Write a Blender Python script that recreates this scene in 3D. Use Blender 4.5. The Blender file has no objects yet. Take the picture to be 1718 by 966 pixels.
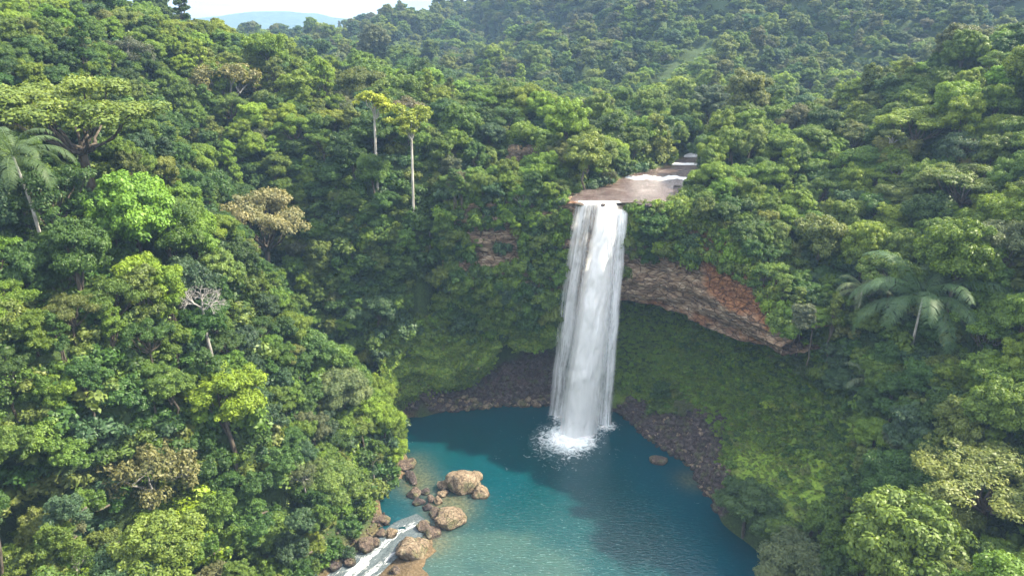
import bpy, math, random
import numpy as np
from mathutils import Vector, Matrix, noise as mnoise
from mathutils.geometry import delaunay_2d_cdt

# ---------------------------------------------------------------- camera, world, sun, exposure
sc = bpy.context.scene
col = sc.collection
F_PX, CX, CY, PITCH, EYE = 1161.0, 859.0, 483.0, 20.9, 90.0
cam = bpy.data.cameras.new("camera")
cam.sensor_width = 36.0
cam.lens = 36.0 * F_PX / 1718.0
cam.clip_start, cam.clip_end = 0.5, 30000.0
cam_o = bpy.data.objects.new("camera", cam)
cam_o.location = (0, 0, EYE)
cam_o.rotation_euler = (math.radians(90 - PITCH), 0, 0)
col.objects.link(cam_o)
sc.camera = cam_o

SUN_EL, SUN_AZ = math.radians(45), math.radians(8)      # azimuth from +x (east) towards +y
w = bpy.data.worlds.new("World"); sc.world = w; w.use_nodes = True
nt = w.node_tree; nt.nodes.clear()
wo = nt.nodes.new("ShaderNodeOutputWorld"); bg = nt.nodes.new("ShaderNodeBackground")
sky = nt.nodes.new("ShaderNodeTexSky"); sky.sky_type = 'NISHITA'; sky.sun_disc = False
sky.sun_elevation = SUN_EL; sky.sun_rotation = math.radians(90) - SUN_AZ
sky.air_density = 1.0; sky.dust_density = 2.0; sky.altitude = 100
bg.inputs['Strength'].default_value = 0.112
# broken white cloud over the blue
tc = nt.nodes.new("ShaderNodeTexCoord"); mp = nt.nodes.new("ShaderNodeMapping"); mp.inputs['Scale'].default_value = (1.2, 1.2, 7.0)
cn = nt.nodes.new("ShaderNodeTexNoise"); cn.inputs['Scale'].default_value = 2.6; cn.inputs['Detail'].default_value = 6
cr = nt.nodes.new("ShaderNodeValToRGB"); cr.color_ramp.elements[0].position = 0.22; cr.color_ramp.elements[1].position = 0.46
cc = nt.nodes.new("ShaderNodeValToRGB"); cc.color_ramp.elements[0].color = (6.2, 6.6, 7.4, 1); cc.color_ramp.elements[1].color = (9.0, 9.0, 9.0, 1)
cc.color_ramp.elements[0].position = 0.40; cc.color_ramp.elements[1].position = 0.55
cn2 = nt.nodes.new("ShaderNodeTexNoise"); cn2.inputs['Scale'].default_value = 5.0
mx = nt.nodes.new("ShaderNodeMix"); mx.data_type = 'RGBA'
L = nt.links.new
L(tc.outputs['Generated'], mp.inputs['Vector']); L(mp.outputs['Vector'], cn.inputs['Vector']); L(mp.outputs['Vector'], cn2.inputs['Vector'])
L(cn.outputs['Fac'], cr.inputs['Fac']); L(cr.outputs['Color'], mx.inputs['Factor']); L(cn2.outputs['Fac'], cc.inputs['Fac'])
sx = nt.nodes.new("ShaderNodeSeparateXYZ"); mr = nt.nodes.new("ShaderNodeMapRange"); mr.inputs['From Min'].default_value = .0; mr.inputs['From Max'].default_value = .35; mr.inputs['To Min'].default_value = .5; mr.inputs['To Max'].default_value = 1.0
ml = nt.nodes.new("ShaderNodeVectorMath"); ml.operation = 'SCALE'; L(tc.outputs['Generated'], sx.inputs[0]); L(sx.outputs['Z'], mr.inputs['Value']); L(cc.outputs['Color'], ml.inputs[0]); L(mr.outputs['Result'], ml.inputs['Scale'])
ms_ = nt.nodes.new("ShaderNodeVectorMath"); ms_.operation = 'SCALE'; L(sky.outputs['Color'], ms_.inputs[0]); mr2 = nt.nodes.new("ShaderNodeMapRange"); mr2.inputs['From Min'].default_value = .0; mr2.inputs['From Max'].default_value = .35; mr2.inputs['To Min'].default_value = .42; mr2.inputs['To Max'].default_value = 1.0; L(sx.outputs['Z'], mr2.inputs['Value']); L(mr2.outputs['Result'], ms_.inputs['Scale'])
L(ms_.outputs[0], mx.inputs['A']); L(ml.outputs[0], mx.inputs['B']); L(mx.outputs['Result'], bg.inputs['Color'])
L(bg.outputs['Background'], wo.inputs['Surface'])

sun = bpy.data.lights.new("sun", 'SUN'); sun.energy = 5.0; sun.angle = math.radians(1.2); sun.color = (1.0, 0.89, 0.68)
sun_o = bpy.data.objects.new("sun", sun); col.objects.link(sun_o)
sd = Vector((math.cos(SUN_EL) * math.cos(SUN_AZ), math.cos(SUN_EL) * math.sin(SUN_AZ), math.sin(SUN_EL)))
sun_o.rotation_euler = sd.to_track_quat('Z', 'Y').to_euler(); sun_o.location = sd * 500

vs = sc.view_settings
vs.view_transform = 'Standard'; vs.look = 'None'; vs.gamma = 1; vs.exposure = 2.02; vs.use_curve_mapping = False
cy = sc.cycles
cy.max_bounces = 5; cy.diffuse_bounces = 3; cy.glossy_bounces = 2; cy.transmission_bounces = 3
cy.volume_bounces = 0; cy.transparent_max_bounces = 12
cy.caustics_reflective = False; cy.caustics_refractive = False
cy.use_denoising = True; cy.use_adaptive_sampling = True; cy.adaptive_threshold = 0.02
cy.sample_clamp_indirect = 3.0

R = np.random.default_rng(7); rnd = random.Random(7)

def spot(px, py, d):
    """a point seen in that direction from the drone, d metres ahead"""
    u = (px - CX) / F_PX; v = (CY - py) / F_PX
    p = math.radians(PITCH)
    Y = math.cos(p) + v * math.sin(p); Z = -math.sin(p) + v * math.cos(p)
    return (d * u / Y, d, EYE + d * Z / Y)

def project(P):
    P = np.asarray(P, float); p = math.radians(PITCH)
    q = P - np.array([0, 0, EYE])
    f = q[..., 1] * math.cos(p) - q[..., 2] * math.sin(p)
    up = q[..., 1] * math.sin(p) + q[..., 2] * math.cos(p)
    return CX + F_PX * q[..., 0] / f, CY - F_PX * up / f, f

# ---------------------------------------------------------------- tagging and mesh helpers
def tag(o, label=None, cat=None, group=None, kind=None):
    if label: o['label'] = label
    if cat: o['category'] = cat
    if group: o['group'] = group
    if kind: o['kind'] = kind
    return o

def mesh_np(name, V, Fq, mat=None, attrs=None, smooth=False, mats=None):
    """V (n,3); Fq (m,k) one polygon size, or list of such arrays"""
    me = bpy.data.meshes.new(name)
    V = np.asarray(V, np.float32)
    Fs = Fq if isinstance(Fq, list) else [Fq]
    Fs = [np.asarray(f, np.int32) for f in Fs if len(f)]
    me.vertices.add(len(V)); me.vertices.foreach_set("co", V.ravel())
    nl = sum(f.size for f in Fs); npoly = sum(len(f) for f in Fs)
    me.loops.add(nl); me.loops.foreach_set("vertex_index", np.concatenate([f.ravel() for f in Fs]))
    me.polygons.add(npoly)
    tot = np.concatenate([np.full(len(f), f.shape[1], np.int32) for f in Fs])
    st = np.concatenate([[0], np.cumsum(tot)[:-1]]).astype(np.int32)
    me.polygons.foreach_set("loop_start", st)
    if smooth: me.polygons.foreach_set("use_smooth", np.ones(npoly, bool))
    for k, a in (attrs or {}).items():
        a = np.asarray(a, np.float32)
        if a.ndim == 1:
            at = me.attributes.new(k, 'FLOAT', 'POINT'); at.data.foreach_set("value", a)
        else:
            at = me.attributes.new(k, 'FLOAT_VECTOR', 'POINT'); at.data.foreach_set("vector", a.ravel())
    for m in (mats or ([mat] if mat else [])): me.materials.append(m)
    me.update(calc_edges=True)
    return me

def link(name, me, parent=None, loc=None):
    o = bpy.data.objects.new(name, me); col.objects.link(o)
    if parent: o.parent = parent
    if loc is not None: o.location = loc
    return o

def vnoise(P, scale, seed=0, oct=4):
    """value noise on (n,2) or (n,3) points, about -1..1"""
    P = np.asarray(P, float) / scale; out = np.zeros(len(P)); amp = 1; tot = 0
    D = P.shape[1]
    for o in range(oct):
        Q = P * (2 ** o) + 31.7 * o + seed * 7.13
        i = np.floor(Q).astype(np.int64); f = Q - i; f = f * f * (3 - 2 * f)
        acc = 0
        for c in range(2 ** D):
            wgt = 1; h = np.full(len(P), seed * 1013 + o * 7919, np.int64)
            for d in range(D):
                b = (c >> d) & 1
                wgt = wgt * (f[:, d] if b else 1 - f[:, d])
                h = (h ^ ((i[:, d] + b) * (73856093, 19349663, 83492791)[d])) & 0x7fffffff
                h = (h * 1103515245 + 12345) & 0x7fffffff
            h = (h ^ (h >> 13)) & 0xffffff
            acc = acc + wgt * (h / float(0xffffff) * 2 - 1)
        out += acc * amp; tot += amp; amp *= 0.5
    return out / tot * 1.4

# ---------------------------------------------------------------- materials
def new_mat(name):
    m = bpy.data.materials.new(name); m.use_nodes = True
    m.node_tree.nodes.clear(); return m, m.node_tree
class NB:
    def __init__(s, tree): s.t = tree
    def n(s, kind, **kw):
        nd = s.t.nodes.new("ShaderNode" + kind)
        for k, v in kw.items():
            if k in nd.inputs.keys():
                nd.inputs[k].default_value = v
            else: setattr(nd, k, v)
        return nd
    def l(s, a, b): s.t.links.new(a, b)
    def ramp(s, fac, stops):
        r = s.n("ValToRGB"); e = r.color_ramp.elements
        while len(e) < len(stops): e.new(0.5)
        for i, (p, c) in enumerate(stops):
            e[i].position = p; e[i].color = (*c, 1) if len(c) == 3 else c
        s.l(fac, r.inputs['Fac']); return r.outputs['Color']
    def mix(s, fac, a, b, blend='MIX'):
        m = s.n("Mix"); m.data_type = 'RGBA'; m.blend_type = blend
        for v, k in ((fac, 'Factor'), (a, 'A'), (b, 'B')):
            if isinstance(v, (int, float)): m.inputs[k].default_value = v
            elif isinstance(v, tuple): m.inputs[k].default_value = (*v, 1) if len(v) == 3 else v
            else: s.l(v, m.inputs[k])
        return m.outputs['Result']
    def math(s, op, a, b=0.0, clamp=False):
        m = s.n("Math"); m.operation = op; m.use_clamp = clamp
        for i, v in enumerate((a, b)):
            if isinstance(v, (int, float)): m.inputs[i].default_value = v
            else: s.l(v, m.inputs[i])
        return m.outputs[0]
    def noise(s, scale, detail=4, vec=None, rough=0.55, dist=0.0):
        nn = s.n("TexNoise"); nn.inputs['Scale'].default_value = scale; nn.inputs['Detail'].default_value = detail
        nn.inputs['Roughness'].default_value = rough; nn.inputs['Distortion'].default_value = dist
        if vec is not None: s.l(vec, nn.inputs['Vector'])
        return nn.outputs['Fac']
    def mapped(s, scale, coord='Object', rot=(0, 0, 0)):
        c = s.n("TexCoord"); m = s.n("Mapping"); m.inputs['Scale'].default_value = scale; m.inputs['Rotation'].default_value = rot
        s.l(c.outputs[coord], m.inputs['Vector']); return m.outputs['Vector']
    def attr(s, name, typ='GEOMETRY'):
        a = s.n("Attribute"); a.attribute_type = typ; a.attribute_name = name; return a
    def bump(s, h, strength=0.5, dist=0.2):
        b = s.n("Bump"); b.inputs['Strength'].default_value = strength; b.inputs['Distance'].default_value = dist
        s.l(h, b.inputs['Height']); return b.outputs['Normal']
    def out(s, sh, vol=None):
        o = s.n("OutputMaterial")
        if sh is not None: s.l(sh, o.inputs['Surface'])
        if vol is not None: s.l(vol, o.inputs['Volume'])
    def pbr(s, color, rough=0.8, spec=0.3, normal=None, **kw):
        p = s.n("BsdfPrincipled")
        for k, v in (('Base Color', color), ('Roughness', rough), ('Specular IOR Level', spec)):
            if isinstance(v, (int, float)): p.inputs[k].default_value = v
            elif isinstance(v, tuple): p.inputs[k].default_value = (*v, 1)
            else: s.l(v, p.inputs[k])
        if normal is not None: s.l(normal, p.inputs['Normal'])
        for k, v in kw.items(): p.inputs[k].default_value = v
        return p.outputs[0]

def leaf_mat(name, transl=0.33, rough=0.5):
    m, t = new_mat(name); b = NB(t)
    tint = b.attr('tint', 'INSTANCER').outputs['Vector']
    v = b.attr('v').outputs['Fac']                        # each leaf and each spray has its own shade of green
    c = b.mix(v, (0.62, 0.70, 0.62), (1.45, 1.32, 1.12))
    c = b.mix(1.0, tint, c, 'MULTIPLY')
    p = b.pbr(c, rough, 0.28)
    tr = b.n("BsdfTranslucent"); c2 = b.mix(1.0, c, (1.35, 1.25, 0.55), 'MULTIPLY'); b.l(c2, tr.inputs['Color'])
    ms = b.n("MixShader"); ms.inputs['Fac'].default_value = transl; b.l(p, ms.inputs[1]); b.l(tr.outputs[0], ms.inputs[2])
    b.out(ms.outputs[0]); return m
M = {}
M['leaf'] = leaf_mat("leaf")
M['frond'] = leaf_mat("frond", 0.25, 0.55)
def bark(name, c1, c2):
    m, t = new_mat(name); b = NB(t)
    n = b.noise(3.0, 5, b.mapped((1, 1, .25)))
    b.out(b.pbr(b.ramp(n, [(0.35, c1), (0.65, c2)]), 0.9, 0.15, b.bump(n, 0.5, 0.05))); return m
M['bark'] = bark("bark", (0.035, 0.028, 0.022), (0.10, 0.085, 0.068))
M['pale_bark'] = bark("pale_bark", (0.20, 0.19, 0.17), (0.42, 0.40, 0.36))
M['grey_bark'] = bark("grey_bark", (0.13, 0.125, 0.12), (0.28, 0.27, 0.25))

# ---------------------------------------------------------------- plan of the place
CLIFF = [  # front edge x, y, underside z, top z
    (-17, 154.5, 20, 52), (-8, 153.5, 19, 52.3), (2, 153, 14.5, 52.5), (10, 151, 16, 52.6), (17, 149.6, 26, 52.6),
    (24, 148.8, 30, 52.4), (33, 147.2, 29.2, 52), (38.5, 143.5, 28.6, 51), (43.6, 136, 28, 46), (47.5, 129.5, 28.6, 41.5), (50.2, 124, 30.2, 38), (51.8, 118, 31, 36)]
BLUFF = [(-31, 142.5, 0.4, 19), (-24, 149, 1.4, 23.5), (-16, 150.8, 3.8, 25), (-10, 151.4, 5.5, 24), (-5, 152.6, 9, 22), (-2.5, 156, 13, 20)]
SHORE = [(-26, 113), (-23, 122), (-23, 130), (-28, 141), (-25.5, 148.5), (-17, 150.6), (-9, 151.5), (0, 153), (9, 153), (17, 153), (25, 152), (27.9, 146.8), (31.8, 137.6),
         (37.4, 130), (39.2, 125), (41, 116), (40.8, 108), (46.0, 100), (44.8, 95), (46, 80), (38, 64), (20, 54), (2, 52), (-9, 62), (-11, 80), (-13, 95), (-15, 104)]
CEN = np.array([10., 125.])
def off(path, i, d):
    a = np.array(path[max(i - 1, 0)][:2]); c = np.array(path[min(i + 1, len(path) - 1)][:2])
    t = (c - a) / np.linalg.norm(c - a); n = np.array([-t[1], t[0]])
    p = np.array(path[i][:2], float)
    if np.dot(n, p - CEN) < 0: n = -n
    return p + n * d
G = []
for x, y in SHORE: G.append((x, y, 0.0))
for x, y in SHORE:
    d = np.array([x, y]) - CEN; d /= np.linalg.norm(d); G.append((x - d[0] * 4, y - d[1] * 4, -3.0)); 
G += [(10, 120, -6), (20, 90, -5), (5, 75, -4), (25, 110, -6), (0, 135, -5)]
for i, (x, y, zb, zt) in enumerate(CLIFF):
    rec = [(4, 9), (8, 20)] if i >= 5 else [(4, 3.5), (8, 9)]
    if i in (0, 1): rec = [(4, 7), (8, 15)]
    for d, z in rec:
        if i >= 8: z = z * 0.95 + 2
        q = off(CLIFF, i, d); G.append((q[0], q[1], z))
    q = off(CLIFF, i, 9.6); G.append((q[0], q[1], zb + 6))
    q = off(CLIFF, i, 13); G.append((q[0], q[1], zt - 0.8))
for i, (x, y, zb, zt) in enumerate(BLUFF[:4]):
    q = off(BLUFF, i, 3.0); G.append((q[0], q[1], zb + 1))
    q = off(BLUFF, i, 7.0); G.append((q[0], q[1], zt - .5))
# ground seen from above: photo direction, distance ahead, canopy height over it
for px, py, d, o in [
    (450, 78, 300, 12), (480, 62, 430, 12), (560, 64, 480, 12), (420, 62, 260, 12), (225, 0, 185, 10), (330, 18, 225, 11), (-200, 0, 150, 12), (0, 0, 150, 12), (60, 150, 120, 12), (100, 420, 85, 13), (100, 650, 70, 13), (50, 900, 55, 13), (330, 880, 66, 12), (500, 700, 95, 12),
    (640, 700, 122, 13), (640, 780, 121, 11), (575, 590, 121, 17), (490, 490, 121, 18), (425, 365, 124, 15), (330, 250, 130, 12), (230, 150, 140, 12), (130, 30, 155, 12),
    (400, 600, 95, 12), (300, 500, 97, 12), (560, 840, 100, 9), (450, 900, 82, 10), (250, 930, 65, 12), (100, 750, 68, 12), (200, 350, 110, 12), (50, 300, 105, 12), (0, 100, 130, 12),
    (700, 200, 168, 12), (600, 200, 170, 12), (500, 150, 178, 12), (400, 60, 205, 13), (300, 30, 215, 12), (620, 110, 200, 13), (800, 110, 205, 13), (850, 200, 182, 12),
    (700, 300, 159, 8), (600, 300, 161, 8), (700, 400, 155, 6), (600, 400, 156, 6), (620, 500, 152, 6), (700, 480, 153, 5),
    (1300, 700, 125, 0), (1400, 750, 109, 0), (1450, 850, 92, 4), (1550, 930, 72, 10), (1650, 800, 78, 11), (1700, 900, 62, 11), (1700, 650, 90, 11), (1540, 560, 108, 10),
    (1400, 560, 120, 9), (1330, 480, 133, 8), (1250, 400, 146, 6), (1350, 380, 143, 9), (1500, 400, 128, 9), (1650, 400, 118, 9), (1700, 300, 130, 10), (1450, 300, 150, 9),
    (1300, 300, 157, 9), (1200, 300, 158, 5), (1300, 200, 180, 11), (1450, 170, 182, 11), (1600, 110, 187, 12), (1718, 20, 180, 12), (1900, -60, 180, 12), (1200, 640, 143, 0), (1280, 610, 138, 1), (1210, 790, 118, 0),
    (1215, 730, 133, 0), (1250, 830, 108, 1), (1330, 860, 100, 1), (1100, 620, 151, 0),
    (1000, 150, 300, 12), (1300, 100, 345, 12), (1300, 0, 440, 12), (1500, 0, 410, 12), (1550, 100, 335, 12), (1150, 60, 405, 12), (1150, 0, 455, 12), (1000, 0, 530, 12),
    (900, 100, 385, 12), (900, 40, 500, 12), (760, 5, 620, 12), (650, 30, 600, 12), (520, 50, 600, 12), (600, 90, 400, 12), (1700, 60, 400, 12), (1000, 70, 420, 12), (1400, 60, 380, 12), (1250, 40, 400, 14), (1180, 100, 350, 4), (1230, 50, 385, 3)]:
    x, y, z = spot(px, py, d); G.append((x, y, z - o))
G += [(-130, 80, 72), (-130, 120, 84), (-150, 160, 92), (-100, 40, 58), (-80, 20, 42), (-60, 0, 36), (-60, 50, 30), (-48, 30, 30), (-36, 95, 3), (-31, 104, 1.2), (-40, 84, 3), (-52, 72, 8), (-22, 104, -.6), (-27, 95, -1), (-19, 108, -.5), (-38, 82, -1.6), (-17.5, 98, .5), (-16, 103, .4), (-17, 90, .6), (-30, 86, -.8), (-30, 76, 0), (-55, 66, -2),
      (-15, 70, 1), (-20, 50, 6), (0, 40, 8), (30, 40, 12), (60, 60, 22), (55, 80, 14), (0, 0, 20), (60, 0, 30), (-30, 20, 16), (0, -60, 25), (-100, -60, 50), (100, -60, 50),
      (-38, 145, 4), (-47, 142, 14), (-58, 150, 31), (-72, 162, 53), (-88, 177, 64), (-30, 147, 14), (-43, 152, 26),
      (140, 150, 88), (165, 180, 92), (155, 100, 80), (125, 70, 60), (105, 50, 44), (165, 220, 80), (120, 235, 62), (92, 235, 55), (200, 130, 100), (110, 160, 72), (118, 190, 76), (100, 120, 64),
      (-10, 215, 64), (-20, 260, 60), (20, 230, 57), (30, 200, 56), (60, 260, 53), (0, 300, 54), (100, 290, 54), (-60, 260, 66), (-100, 300, 60), (150, 290, 56), (-150, 350, 55), (-250, 300, 70), (-250, 150, 95), (-250, -60, 80),
      (0, 340, 55), (80, 330, 56), (250, 250, 80), (250, 330, 70), (320, 400, 100), (320, -60, 90), (320, 150, 110), (120, 600, 150), (230, 600, 190), (320, 600, 210), (50, 760, 140), (-60, 760, 85), (-200, 760, 60), (-320, 760, 50), (-320, 500, 55), (320, 760, 230), (180, 500, 135), (260, 460, 135), (-120, 480, 62), (-200, 450, 58)]
RIVER = [((15, 149.8), (36, 149.8)), ((16, 154), (37, 154)), ((19.5, 162), (41.5, 162)), ((26.5, 173), (45, 173)), ((33.5, 181), (48, 181)), ((44, 190), (51, 190)), ((51, 205), (59, 205)), ((60, 216), (70, 210)), ((90, 232), (94, 222)), ((125, 250), (128, 240))]
for i, (a, b_) in enumerate(RIVER):
    z = 52.0 + max(0, i - 3) * .12
    if i < 2: continue
    a, b_ = np.array(a, float), np.array(b_, float); t = (b_ - a) / np.linalg.norm(b_ - a)
    G += [(*(a + t * 1.2), z), (*(b_ - t * 1.2), z), (*((a + b_) / 2), z - .3), (*(a - t * 1.5), z + 2.2), (*(b_ + t * 1.5), z + 2.2)]

# raster of the ground, 1 m cells
X0, X1, Y0, Y1 = -320, 320, -60, 760
pts = {}
for x, y, z in G:
    if X0 <= x <= X1 and Y0 <= y <= Y1: pts[(round(x, 1), round(y, 1))] = z
keys = [Vector(k) for k in pts] ; zs = list(pts.values())
vo, _, tris, ov, _, _ = delaunay_2d_cdt(keys, [], [], 0, 1e-4)
zv = np.array([zs[o[0]] if len(o) else 50 for o in ov])
gx, gy = np.arange(X0, X1 + 1), np.arange(Y0, Y1 + 1)
RZ = np.full((len(gy), len(gx)), 60.0)
for t in tris:
    (ax, ay), (bx, by), (cx_, cy_) = (vo[i] for i in t)
    i0, i1 = max(0, int(min(ax, bx, cx_) - X0)), min(len(gx) - 1, int(max(ax, bx, cx_) - X0) + 1)
    j0, j1 = max(0, int(min(ay, by, cy_) - Y0)), min(len(gy) - 1, int(max(ay, by, cy_) - Y0) + 1)
    xx, yy = np.meshgrid(gx[i0:i1 + 1], gy[j0:j1 + 1])
    dd = (by - cy_) * (ax - cx_) + (cx_ - bx) * (ay - cy_)
    if abs(dd) < 1e-9: continue
    l1 = ((by - cy_) * (xx - cx_) + (cx_ - bx) * (yy - cy_)) / dd; l2 = ((cy_ - ay) * (xx - cx_) + (ax - cx_) * (yy - cy_)) / dd; l3 = 1 - l1 - l2
    m = (l1 >= -1e-6) & (l2 >= -1e-6) & (l3 >= -1e-6)
    sub = RZ[j0:j1 + 1, i0:i1 + 1]; sub[m] = (l1 * zv[t[0]] + l2 * zv[t[1]] + l3 * zv[t[2]])[m]
def blur(A, s):
    k = np.exp(-0.5 * (np.arange(-3 * s, 3 * s + 1) / s) ** 2); k /= k.sum(); r = len(k) // 2
    B = np.pad(A, ((r, r), (0, 0)), 'edge'); A = sum(k[i] * B[i:i + A.shape[0]] for i in range(len(k)))
    B = np.pad(A, ((0, 0), (r, r)), 'edge'); return sum(k[i] * B[:, i:i + A.shape[1]] for i in range(len(k)))
XX, YY = np.meshgrid(gx, gy)
RB = blur(RZ, 5); RS = blur(RZ, 1)
dpool = np.hypot((XX - 12) / 1.0, (YY - 125) / 1.0)
ws = np.clip((dpool - 65) / 40, 0, 1); ws = np.where((XX > 5) & (XX < 75) & (YY > 120) & (YY < 225), 0, ws)
RZ = RS * (1 - ws) + RB * ws
def in_poly(x, y, poly):
    x, y = np.asarray(x, float), np.asarray(y, float); r = np.zeros(x.shape, bool); n = len(poly)
    for i in range(n):
        (x1, y1), (x2, y2) = poly[i][:2], poly[(i + 1) % n][:2]
        c = ((y1 > y) != (y2 > y)); 
        with np.errstate(all='ignore'): r ^= c & (x < (x2 - x1) * (y - y1) / (y2 - y1 + 1e-12) + x1)
    return r
def dist_path(x, y, path, closed=False):
    x, y = np.asarray(x, float), np.asarray(y, float); best = np.full(x.shape, 1e9); n = len(path)
    for i in range(n if closed else n - 1):
        (x1, y1), (x2, y2) = path[i][:2], path[(i + 1) % n][:2]
        L2 = (x2 - x1) ** 2 + (y2 - y1) ** 2
        t = np.clip(((x - x1) * (x2 - x1) + (y - y1) * (y2 - y1)) / L2, 0, 1)
        best = np.minimum(best, np.hypot(x - x1 - t * (x2 - x1), y - y1 - t * (y2 - y1)))
    return best
RIVER_POLY = [a for a, _ in RIVER] + [b_ for _, b_ in reversed(RIVER)]
STREAM = [(-17, 109.5), (-20.5, 106), (-24, 101), (-27.5, 96), (-33, 88), (-44, 77), (-62, 64)]
dr = dist_path(XX, YY, RIVER_POLY, True); ir = in_poly(XX, YY, RIVER_POLY)
dsh = dist_path(XX, YY, SHORE, True); ish = in_poly(XX, YY, SHORE)
dc = dist_path(XX, YY, CLIFF)
ds = dist_path(XX, YY, STREAM)
nz = vnoise(np.c_[XX.ravel(), YY.ravel()], 28, 1, 5).reshape(XX.shape)
amp = 4.0 * np.clip(dr / 12, 0, 1) * np.clip(dsh / 25, 0, 1) * np.clip(dc / 20, 0, 1) * np.clip(ds / 15, 0, 1); amp[ir | ish] = 0
RZ = RZ + nz * amp
nz2 = vnoise(np.c_[XX.ravel(), YY.ravel()], 5, 2, 3).reshape(XX.shape); a2 = np.where(ir, 0.1, 0.35); RZ += nz2 * a2
far = np.clip((YY - 330) / 120, 0, 1)
# gullies and spurs on the hills behind
STRIP0 = [spot(*q)[:2] for q in ((1120, 130, 335), (1230, 50, 390))]
far = far * np.clip((dist_path(XX, YY, STRIP0) - 12) / 40, 0, 1)
gul = 1 - np.abs(vnoise(np.c_[(XX + YY * .35).ravel() , (YY * .45).ravel()], 62, 5, 3).reshape(XX.shape)) * 2
RZ += far * (gul * 20 - 7)
RZ = np.where(ish & (dsh > 3), np.minimum(RZ, -2), RZ)

zst = 0.10 - (109.5 - YY) * .040
RZ = np.where((ds < 10) & (YY < 108) & (YY > 60), np.minimum(RZ, zst - .45 + np.maximum(0, ds - 4.2) * np.where(XX < -24, 1.0, .35)), RZ)
bank = (ds > 2.9) & (ds < 8.5) & (YY < 105) & (YY > 60) & ~(ish & (dsh > .5))
RZ = np.where(bank, np.maximum(RZ, zst - .25 + (ds - 2.9) * .28 + .25 * nz2), RZ)
def bil(A, x, y):
    x = np.clip(np.asarray(x, float) - X0, 0, A.shape[1] - 1.001); y = np.clip(np.asarray(y, float) - Y0, 0, A.shape[0] - 1.001)
    i, j = x.astype(int), y.astype(int); fx, fy = x - i, y - j
    return A[j, i] * (1 - fx) * (1 - fy) + A[j, i + 1] * fx * (1 - fy) + A[j + 1, i] * (1 - fx) * fy + A[j + 1, i + 1] * fx * fy
def H(x, y):
    x, y = np.asarray(x, float), np.asarray(y, float)
    z = bil(RZ, x, y)
    o = np.maximum.reduce([X0 - x, x - X1, Y0 - y, y - Y1, np.zeros_like(x)])
    t = np.clip(o / 500, 0, 1); t = t * t * (3 - 2 * t)
    if np.any(o > 0):
        pl = 42 + 10 * vnoise(np.c_[x.ravel(), y.ravel()], 400, 9, 4).reshape(x.shape)
        z = z * (1 - t) + pl * t
    return z

def axis(lo, hi, fine, bands):
    out = [fine[0]]
    while out[-1] < fine[1]: out.append(out[-1] + fine[2])
    v, s = out[-1], fine[2]
    while v < hi: s = min(s * 1.10, 2.6) if v < bands[1] else s * 1.25; v += s; out.append(v)
    v, s = out[0], fine[2]; pre = []
    while v > lo: s = min(s * 1.10, 2.6) if v > bands[0] else s * 1.25; v -= s; pre.append(v)
    return np.array(pre[::-1] + out)
ax_ = axis(-6200, 6200, (-36, 62, 0.7), (-220, 320)); ay_ = axis(-3000, 7800, (92, 166, 0.7), (-40, 720))
TX, TY = np.meshgrid(ax_, ay_); TZ = H(TX, TY)
nx, ny = len(ax_), len(ay_)
idx = np.arange(nx * ny).reshape(ny, nx)
TF = np.c_[idx[:-1, :-1].ravel(), idx[:-1, 1:].ravel(), idx[1:, 1:].ravel(), idx[1:, :-1].ravel()]
P_LIP = None
GRASS = [spot(*q)[:2] for q in ((1035, 600, 152), (1200, 590, 149), (1290, 620, 138), (1345, 690, 125), (1440, 740, 108), (1450, 830, 94), (1330, 850, 98), (1215, 815, 114), (1195, 790, 120), (1215, 730, 137), (1150, 720, 140), (1035, 655, 151))]
STRIP = [spot(*q)[:2] for q in ((1105, 132, 332), (1155, 128, 338), (1225, 70, 378), (1240, 35, 405), (1195, 35, 405), (1150, 75, 372))]
RUBBLE = [(24, 150), (30, 151), (34, 143), (40, 138.5), (46, 137.5), (48.5, 135), (46.5, 130.5), (43, 122), (44, 116), (42.5, 109), (38, 112), (36.5, 126), (34, 132), (29, 139), (26, 146)]
RUBBLE2 = [(-27, 147), (-17, 149), (-8, 150), (0, 151.5), (12, 151.5), (14, 158), (4, 161), (-6, 158), (-10, 153.5), (-26, 150.5)]
def zone(x, y, poly, soft=2.0):
    i = in_poly(x, y, poly); d = dist_path(x, y, poly, True); return np.clip(0.5 + np.where(i, d, -d) / soft, 0, 1)
near = (np.abs(TX) < 400) & (TY > 40) & (TY < 480)
def zn(*polys, soft=2.0):
    r = np.zeros(TX.shape)
    for p_ in polys: r[near] = np.maximum(r[near], zone(TX[near], TY[near], p_, soft))
    return r.ravel()
wet = np.zeros(TX.shape); wet[near] = np.maximum(in_poly(TX[near], TY[near], RIVER_POLY) * (TZ[near] > 44) * 1., np.clip(2.2 - dist_path(TX[near], TY[near], STREAM) / 3.2, 0, 1))
wet[near] = np.maximum(wet[near], zone(TX[near], TY[near], [(-12, 106), (-20, 106), (-26, 94), (-30, 84), (-12, 80)], 2.0))
wet[near] = np.maximum(wet[near], np.clip(1.6 - dist_path(TX[near], TY[near], SHORE[:3] + [(-26.5, 146)]) / 2.5, 0, 1) * (TX[near] < 0))
gme = mesh_np("ground", np.c_[TX.ravel(), TY.ravel(), TZ.ravel()], TF, None,
              {"grass": zn(GRASS, STRIP, soft=3.0), "rock": zn(RUBBLE, RUBBLE2, soft=1.2), "wet": wet.ravel()}, smooth=True)
m, t = new_mat("forest_floor"); b = NB(t)
v = b.mapped((1, 1, 1)); n1 = b.noise(0.35, 6, v); n2 = b.noise(2.2, 6, v, .7); n3 = b.noise(0.09, 3, v)
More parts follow.
